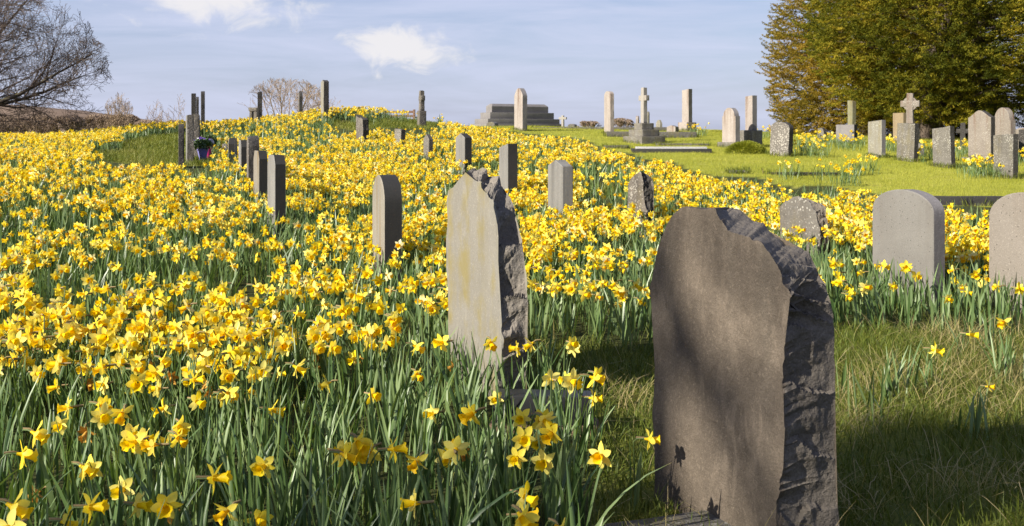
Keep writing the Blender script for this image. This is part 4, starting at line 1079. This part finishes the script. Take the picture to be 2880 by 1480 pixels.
def plant_parts(seed, lod):
    """stem, spathe, trumpet, six petals of one daffodil; base at the origin, facing +X"""
    rng = np.random.default_rng(seed); h = rng.uniform(.225, .355); size = rng.uniform(.86, 1.08)
    lean = rng.normal(0, .045, 2); neck = rng.uniform(.028, .04); nod = R(rng.uniform(-6, 34))
    k = 6 if lod == 0 else 4
    st = [np.array([lean[0] * t * t, lean[1] * t * t, h * t]) for t in np.linspace(0, 1, k)]
    top = st[-1]; dirx = np.array([math.cos(nod), 0, -math.sin(nod)])
    arch = [top + np.array([neck * .35, 0, neck * .42]), top + np.array([neck * .9, 0, neck * .42])] if lod == 0 else [top + np.array([neck * .55, 0, neck * .45])]
    fb = arch[-1] + dirx * .012
    P = np.array(st + arch + [fb]); rad = np.full(len(P), .0030 if lod == 0 else .0033); rad[-1] = .0042
    parts = []; V, Fq = tubes([(P, rad)], lambda r_: 5 if lod == 0 else 3); parts.append(('stem', V, Fq, 's'))
    Rm = np.array([[math.cos(nod), 0, math.sin(nod)], [0, 1, 0], [-math.sin(nod), 0, math.cos(nod)]])
    roll = rng.random() * 6.28; Rr = np.array([[1, 0, 0], [0, math.cos(roll), -math.sin(roll)], [0, math.sin(roll), math.cos(roll)]]); RR = Rm @ Rr
    off = fb + dirx * .016 * size
    tf = lambda V: V @ RR.T + off
    if lod == 0:
        sp = np.array([arch[0] + np.array([-.004, .003, .004]), arch[1] + np.array([.002, .004, .003]), fb + dirx * .008 + np.array([0, .006, .004])])
        V, Fq = tubes([(sp, np.array([.0036, .0044, .0012]))], lambda r_: 5); parts.append(('spathe', V, Fq, 'b'))
    V, Fq = tubes([(np.array([[-.018, 0, 0], [-.008, 0, 0], [.001, 0, 0]]) * size, np.array([.0042, .0052, .0085]) * size)], lambda r_: 8 if lod == 0 else 4)
    V2, F2 = trumpet(rng, 14 if lod == 0 else 7, 5 if lod == 0 else 3, size)
    parts.append(('trumpet', tf(np.concatenate([V, V2])), np.concatenate([Fq, F2 + len(V)]), 't'))
    for i in range(6):
        V, Fq = petal(rng, i * math.pi / 3 + rng.normal(0, .1), 6 if lod == 0 else 3, 3 if lod == 0 else 2, size); parts.append(('petal', tf(V), Fq, 'p'))
    return parts, rng


MATS = {'s': M_STEM, 'b': M_SPATHE, 't': M_TRUMPET, 'p': M_PETAL, 'w': M_WILT}
rng = np.random.default_rng(2024)

def thin_out(x, y):
    p_, q_ = proj(x, y, terr(x, y) + .28); m_ = np.full(len(x), .65)
    for P_, v_ in (([(2320, 560), (2900, 560), (2900, 930), (2320, 930)], 1.6), ([(-50, 880), (1120, 880), (1120, 1150), (-50, 1150)], .85), ([(1480, 620), (1840, 620), (1840, 900), (1480, 900)], .95),
                   ([(1380, 500), (1660, 500), (1660, 640), (1380, 640)], 1.2), ([(-50, 1150), (600, 1150), (600, 1600), (-50, 1600)], .8)):
        m_[inpoly(p_, q_, P_)] = v_
    m_[inpoly(p_, q_, [(1130, 850), (1490, 850), (1490, 1130), (1130, 1130)])] = .07
    m_[(q_ > 1160) & (p_ > 600)] = .36
    m_[inpoly(p_, q_, [(1380, 1000), (1720, 1000), (1720, 1260), (1380, 1260)])] = .6
    m_[inpoly(p_, q_, [(570, 368), (700, 352), (1000, 332), (1010, 372), (930, 398), (700, 388), (600, 402)])] = .22
    return m_


# every daffodil plant of the drifts
XS, YS = [], []
for (d0, d1, dens) in ((1.9, 3.0, 24), (3.0, 4.0, 38), (4.0, 5.6, 66), (5.6, 8, 66), (8, 13, 84), (13, 20, 84), (20, 28, 62), (28, 35.5, 50)):
    x, y = scatter(rng, d0, d1, dens * 2.4)
    cl_ = fbm(np.stack([x, y], 1) * 1.5, 77, 3); ok = rng.random(len(x)) < np.clip((cl_ - .33) * 3.4, .04, 1.0)
    ok &= allowed(x, y) & (rng.random(len(x)) < thin_out(x, y)); x, y = x[ok], y[ok]
    # pull the plants into clumps
    g = np.round(np.stack([x, y], 1) / .21); jx = np.stack([hash3(g[:, 0].astype(int), g[:, 1].astype(int), 0 * x.astype(int), q) for q in (1, 2)], 1)
    ctr = (g + (jx - .5) * .9) * .21; cp_ = np.where(y < 6, .25, .42); x = x + (ctr[:, 0] - x) * cp_; y = y + (ctr[:, 1] - y) * cp_
    XS.append(x); YS.append(y)
x = np.concatenate(XS); y = np.concatenate(YS); ok = clear(x, y, .015) & allowed(x, y); x, y = x[ok], y[ok]
# small patches on the lawn (seen position of their feet, spread, number)
for (px0, px1, py0, py1, cnt) in ((2230, 2440, 400, 426, 95), (2228, 2325, 428, 446, 26), (2488, 2520, 412, 436, 14), (2588, 2625, 424, 462, 16), (2690, 2722, 428, 452, 14),
                                  (2705, 2840, 488, 506, 50), (2190, 2250, 490, 510, 7), (2300, 2420, 492, 528, 24), (2410, 2472, 480, 496, 10), (1940, 1985, 374, 384, 16), (2130, 2165, 384, 392, 10), (2860, 2900, 440, 470, 14), (985, 1080, 345, 352, 16), (1085, 1172, 336, 346, 26)):
    for _ in range(cnt):
        p_ = rng.uniform(px0, px1); q_ = rng.uniform(py0, py1); dd = depth_of_ground(p_, q_)
        x = np.append(x, X(p_, dd)); y = np.append(y, dd)
z = terr(x, y)
pxa, pya = proj(x, y, z + .33)
inview = (pxa > -20) & (pxa < 2900) & (pya < 1500) & (pya > 0)
yaw = rng.normal(R(-78), R(68), len(x)); size = rng.uniform(.84, 1.06, len(x))
order = np.where(inview)[0]; order = order[np.argsort(y[order])]
near = order[:290]; isnear = np.zeros(len(x), bool); isnear[near] = True
farp = np.where(~isnear)[0]


# prototypes with their parts, then copies
def leaf_part(rng, k=7):
    n = 1; V, Fq, _ = blades(np.array([[rng.normal(0, .012), rng.normal(0, .012), -.02]]), np.array([rng.uniform(.26, .36)]), np.array([rng.uniform(.010, .0145)]),
                             np.array([rng.random() * 6.28]), np.array([rng.normal(.10, .07)]), np.array([abs(rng.normal(.08, .12))]), k, 3, rng)
    return V, Fq


protos = []; KIDS = {}
for s in range(14):
    parts, prng = plant_parts(100 + s, 0); wilt = s == 13; root = empty('daffodil', (0, 0, -50)); fv = prng.random()
    last = {}
    for nm, V, Fq, mk in parts:
        if wilt and mk in 'pt': mk = 'w'
        if mk in ('p', 'w') and wilt: V = V * np.array([1, .8, 1])
        var = np.full(len(V), np.clip(fv + prng.normal(0, .06), 0, 1)) if mk in 'pw' else np.full(len(V), prng.random())
        q_ = link(nm, quad_mesh(nm, V, Fq, [MATS[mk]], var=var, smooth=True), last.get({'petal': 'trumpet', 'spathe': 'stem'}.get(nm), root)); last[nm] = q_
    for q in range(3):
        V, Fq = leaf_part(prng); tt = np.tile(np.repeat(np.linspace(0, 1, 7), 3), 1)
        link('leaf', quad_mesh('leaf', V, Fq, [M_LEAF], var=np.clip(prng.random() * .75 + .2 * (tt > .97), 0, 1), smooth=True), root)
    KIDS[root.name] = [(ch, list(ch.children)) for ch in root.children]; protos.append(root)


def copy_tree(o):
    c = o.copy(); C.objects.link(c)
    for ch, subs in KIDS[o.name]:
        q = ch.copy(); C.objects.link(q); q.parent = c
        for sb in subs:
            q2 = sb.copy(); C.objects.link(q2); q2.parent = q
    return c


def daff_label(px):
    if px < 500: return 'yellow daffodil blooming in the thick front drift at the left side', 'front daffodils at the left side'
    if px < 1080: return 'yellow daffodil blooming in the front drift left of the jagged split slate', 'front daffodils left of the split slate'
    if px < 1420: return 'yellow daffodil blooming around the foot of the jagged split slate', 'front daffodils around the split slate'
    if px < 1900: return 'yellow daffodil blooming between the split slate and the big brown slate', 'front daffodils between the two near slates'
    return 'yellow daffodil blooming behind the grass right of the big brown slate', 'front daffodils right of the brown slate'


first = [True] * len(protos)
def put_daff(pi, loc, yw, sz, label, group, extra_lean=(0, 0)):
    if first[pi]: o = protos[pi]; first[pi] = False
    else: o = copy_tree(protos[pi])
    o.location = loc; o.rotation_euler = (extra_lean[0], extra_lean[1], yw); o.scale = (sz, sz, sz)
    return tag(o, label, 'daffodil', group)


for i in near:
    lb, gp = daff_label(pxa[i]); pi = int(rng.integers(0, 13)) if rng.random() > .055 else 13
    put_daff(pi, (x[i], y[i], z[i]), yaw[i], size[i] * .92, lb, gp)
LG = 'scattered daffodils on the rough grass'
for (bp, by_, yw, sz, pi, lb) in ((2560, 1135, R(-8), .92, 2, 'lone daffodil facing right above a leaf tuft on the rough grass, left of two others'),
                                  (2645, 1108, R(-25), .86, 5, 'second lone daffodil on the rough grass, between the tuft and the low one'),
                                  (2745, 1240, R(-35), .62, 7, 'lowest lone daffodil on the rough grass near the right edge'),
                                  (2835, 1080, R(-150), .9, 1, 'daffodil at the right edge beyond the straw-coloured grass'),
                                  (1785, 1440, R(-10), .80, 9, 'single daffodil poking out just left of the big brown slate')):
    dd = EYE * F / (by_ - YH); xx = X(bp, dd); put_daff(pi, (xx, dd, gz(xx, dd)), yw, sz, lb, LG)
for pi, un in enumerate(first):
    if un:
        for ch in list(protos[pi].children_recursive): bpy.data.objects.remove(ch)
        bpy.data.objects.remove(protos[pi])

# all other daffodils: one mass
VV, FF, MM, AA, o_ = [], [], [], [], 0
for lod, sel in ((0, farp[y[farp] < 7.5]), (1, farp[y[farp] >= 7.5])):
    nv = 10 if lod == 0 else 24
    for s in range(nv):
        idx = sel[s::nv]
        if len(idx) == 0: continue
        parts, prng = plant_parts(500 + lod * 100 + s, lod); Vt, Ft, Mt, o2 = [], [], [], 0
        for nm, V, Fq, mk in parts:
            Vt.append(V); Ft.append(Fq + o2); Mt.append(np.full(len(Fq), 'sbtp'.index(mk))); o2 += len(V)
        Vt = np.concatenate(Vt); Ft = np.concatenate(Ft); Mt = np.concatenate(Mt)
        c, s_ = np.cos(yaw[idx])[:, None], np.sin(yaw[idx])[:, None]; sz = size[idx][:, None] * (.95 if lod == 0 else .93)
        W_ = np.stack([(Vt[:, 0] * c - Vt[:, 1] * s_) * sz + x[idx][:, None], (Vt[:, 0] * s_ + Vt[:, 1] * c) * sz + y[idx][:, None], Vt[:, 2] * sz + z[idx][:, None]], 2)
        VV.append(W_.reshape(-1, 3)); FF.append((Ft[None] + (np.arange(len(idx)) * len(Vt))[:, None, None]).reshape(-1, 4) + o_); MM.append(np.tile(Mt, len(idx)))
        AA.append(np.repeat(rng.random(len(idx)), len(Vt))); o_ += len(idx) * len(Vt)
me = quad_mesh('daffodils', np.concatenate(VV), np.concatenate(FF), [M_STEM, M_SPATHE, M_TRUMPET, M_PETAL], np.concatenate(MM), np.concatenate(AA), smooth=True)
tag(link('daffodils', me), 'countless yellow daffodils massed over the slope behind the front ones', 'daffodils', kind='stuff')
print('daffodils', len(x), 'mass', len(farp))

# leaves of the drifts: one mass
VV, FF, AA, o_ = [], [], [], 0
for (d0, d1, dens, k_, ac, wm) in ((1.5, 3.6, 330, 7, 3, 1.0), (3.6, 5.6, 330, 6, 3, 1.0), (5.6, 9, 300, 5, 2, 1.05), (9, 14, 240, 4, 2, 1.15), (14, 22, 170, 3, 2, 1.4), (22, 35.5, 110, 3, 2, 1.8)):
    lx, ly = scatter(rng, d0, d1, dens); cl_ = fbm(np.stack([lx, ly], 1) * 2.2, 31, 3)
    ok = (rng.random(len(lx)) < np.clip((cl_ - .2) * 3.0, .12, 1)); lx, ly = lx[ok], ly[ok]
    g = np.round(np.stack([lx, ly], 1) / .16); jx = np.stack([hash3(g[:, 0].astype(int), g[:, 1].astype(int), 0 * lx.astype(int), q) for q in (1, 2)], 1)
    ctr = (g + (jx - .5) * .9) * .16; lx = lx + (ctr[:, 0] - lx) * .45; ly = ly + (ctr[:, 1] - ly) * .45
    ok = allowed(lx, ly, .26) & clear(lx, ly, .02); lx, ly = lx[ok], ly[ok]; n = len(lx)
    bs = np.stack([lx, ly, terr(lx, ly) - .02], 1)
    V, Fq, nv = blades(bs, rng.uniform(.20, .36, n), rng.uniform(.010, .0165, n) * wm, rng.random(n) * 6.283, np.abs(rng.normal(.10, .10, n)), np.abs(rng.normal(0.02, .13, n)) + (rng.random(n) < .05) * .4, k_, ac, rng)
    tt = np.tile(np.repeat(np.linspace(0, 1, k_), ac), n); vr = np.repeat(np.clip(rng.random(n) * .82, 0, 1), nv); vr = np.where((tt > .96) & (np.repeat(rng.random(n), nv) < .3), 1.0, vr)
    VV.append(V); FF.append(Fq + o_); AA.append(vr); o_ += len(V)
# leaf tufts of the lawn patches and lone plants
tx_, ty_ = [], []
for i in farp[-330:]:
    for q in range(5): tx_.append(x[i] + rng.normal(0, .05)); ty_.append(y[i] + rng.normal(0, .05))
for (bp, by_, cnt) in ((2505, 1140, 16), (2440, 1190, 5), (2470, 1205, 4), (2600, 1110, 5), (2735, 1238, 8), (2812, 1085, 12), (2850, 1070, 12), (2365, 1120, 4), (2700, 1010, 6), (2780, 1000, 8)):
    dd = EYE * F / (by_ - YH)
    for q in range(cnt): tx_.append(X(bp, dd) + rng.normal(0, .03)); ty_.append(dd + rng.normal(0, .03))
lx = np.array(tx_); ly = np.array(ty_); n = len(lx); bs = np.stack([lx, ly, terr(lx, ly) - .02], 1)
V, Fq, nv = blades(bs, rng.uniform(.16, .28, n), rng.uniform(.009, .013, n), rng.random(n) * 6.283, np.abs(rng.normal(.16, .14, n)), np.abs(rng.normal(0.02, .15, n)), 6, 3, rng)
VV.append(V); FF.append(Fq + o_); AA.append(np.repeat(.3 + rng.random(n) * .5, nv)); o_ += len(V)
me = quad_mesh('daffodil_leaves', np.concatenate(VV), np.concatenate(FF), [M_LEAF], var=np.concatenate(AA), smooth=True)
tag(link('daffodil_leaves', me), 'dense blue-green strap leaves standing between the daffodils', 'leaves', kind='stuff')

# grass: rough grass in front, short lawn on the slope, blades between the leaves
VV, FF, AA, MM, o_ = [], [], [], [], 0
def add_grass(lx, ly, Lr, wr, lean, bend, vr, mat, k_=3, lift=0.0):
    global o_
    n = len(lx); bs = np.stack([lx, ly, terr(lx, ly) - .005 + lift * rng.random(n)], 1)
    V, Fq, nv = blades(bs, rng.uniform(*Lr, n), rng.uniform(*wr, n), rng.random(n) * 6.283, np.abs(rng.normal(*lean, n)), np.abs(rng.normal(*bend, n)), k_, 2, rng, tipw=.1)
    VV.append(V); FF.append(Fq + o_); AA.append(np.repeat(vr(n, lx, ly), nv)); MM.append(np.full(len(Fq), mat)); o_ += len(V)


def seen(lx, ly, poly):
    p_, q_ = proj(lx, ly, terr(lx, ly)); return inpoly(p_, q_, poly)


lx, ly = scatter(rng, 2.2, 8.2, 3800); ok = seen(lx, ly, BARE) & clear(lx, ly); lx, ly = lx[ok], ly[ok]
cl_ = fbm(np.stack([lx, ly], 1) * 1.6, 8, 3); pl, ql = proj(lx, ly, terr(lx, ly))
strawy = np.exp(-((ql - 1130) / 120) ** 2) * (pl > 2250) * 1.0 + .9 * np.exp(-(((pl - 1760) / 70) ** 2 + ((ql - 1150) / 45) ** 2)) + .35 * np.exp(-((ql - 960) / 50) ** 2) * (pl > 2300)
isst = rng.random(len(lx)) < np.clip(strawy * .36 + (cl_ - .6) * 1.0, .02, .5)
g1 = ~isst
add_grass(lx[g1], ly[g1], (.03, .10), (.0024, .0048), (.28, .25), (.15, .35), lambda n, a, b: np.clip(rng.normal(.27, .18, n), 0, .8), 0, 4)
add_grass(lx[isst], ly[isst], (.06, .17), (.0018, .0032), (.8, .35), (.0, .5), lambda n, a, b: rng.uniform(.82, .95, n), 0, 4, lift=.05)
lx, ly = scatter(rng, 2.0, 12, 420); ok = allowed(lx, ly) & clear(lx, ly); lx, ly = lx[ok], ly[ok]
add_grass(lx, ly, (.06, .16), (.002, .004), (.2, .2), (.1, .3), lambda n, a, b: np.clip(rng.normal(.3, .2, n), 0, .75), 0, 3)
for (d0, d1, dens, wv) in ((10.5, 19, 1500, (.004, .007)), (19, 28, 900, (.005, .010)), (28, 41, 480, (.007, .013))):
    lx, ly = scatter(rng, d0, d1, dens); ok = (seen(lx, ly, LAWN) | (ly > 34)) & clear(lx, ly, -.03); lx, ly = lx[ok], ly[ok]
    add_grass(lx, ly, (.025, .065), wv, (.3, .3), (.1, .3), lambda n, a, b: np.clip(.28 + .5 * fbm(np.stack([a, b], 1) * .7, 3, 4) + rng.normal(0, .16, n), 0, 1), 1, 2)
for (d0, d1, dens, wv) in ((10, 24, 900, (.005, .009)), (24, 36, 500, (.008, .014))):
    lx, ly = scatter(rng, d0, d1, dens); ok = (seen(lx, ly, GAP) | seen(lx, ly, RIDGE) | seen(lx, ly, NOTCH)) & clear(lx, ly, -.03); lx, ly = lx[ok], ly[ok]
    add_grass(lx, ly, (.04, .13), wv, (.25, .25), (.1, .3), lambda n, a, b: np.clip(.25 + .6 * fbm(np.stack([a, b], 1) * .9, 3, 4) + rng.normal(0, .14, n), 0, .8), 0, 3)
# longer grass left standing round the feet of the stones on the lawn
tx_, ty_ = [], []
for (fx, fy, ya, hw, hd) in FOOT:
    if 14 < fy < 38:
        for q in range(240):
            u_, v_ = (rng.uniform(-hw, hw), rng.choice([-hd, hd])) if rng.random() < .75 else (rng.choice([-hw, hw]), rng.uniform(-hd, hd))
            u_ += rng.normal(0, .03); v_ += rng.normal(0, .03); tx_.append(fx + u_ * math.cos(ya) - v_ * math.sin(ya)); ty_.append(fy + u_ * math.sin(ya) + v_ * math.cos(ya))
lx = np.array(tx_); ly = np.array(ty_); ok = seen(lx, ly, LAWN); lx, ly = lx[ok], ly[ok]
add_grass(lx, ly, (.06, .14), (.006, .010), (.2, .2), (.1, .3), lambda n, a, b: np.clip(rng.normal(.45, .2, n), 0, .9), 0, 3)
me = quad_mesh('grass', np.concatenate(VV), np.concatenate(FF), [M_GRASS, M_LAWN], np.concatenate(MM), np.concatenate(AA))
tag(link('grass', me), 'grass of the sunny lawn and the rough straw-flecked turf in front', 'grass', kind='stuff')

# bramble shoots beside the split slate
for pts, lb in (([(1436, 938, 5.15), (1470, 948, 5.15), (1500, 965, 5.2), (1530, 1000, 5.25), (1545, 1110, 5.3), (1548, 1180, 5.3)], 'thin reddish bramble shoot arching from the side of the jagged split slate'),
                ([(1600, 925, 5.5), (1588, 950, 5.5), (1580, 985, 5.5), (1576, 1010, 5.5), (1590, 1075, 5.5)], 'thin upright reddish bramble shoot on the grass right of the split slate')):
    P = np.array([(X(a, c), c, Z(b, c)) for a, b, c in pts]); P[-1, 2] = gz(P[-1, 0], P[-1, 1]) - .01
    V, Fq = tubes([(P, np.linspace(.0016, .003, len(P)))], lambda r_: 5); b = P[-1].copy()
    tag(link('bramble_shoot', quad_mesh('bramble_shoot', V - b, Fq, [M_BRAMBLE], smooth=True), loc=tuple(b)), lb, 'bramble')
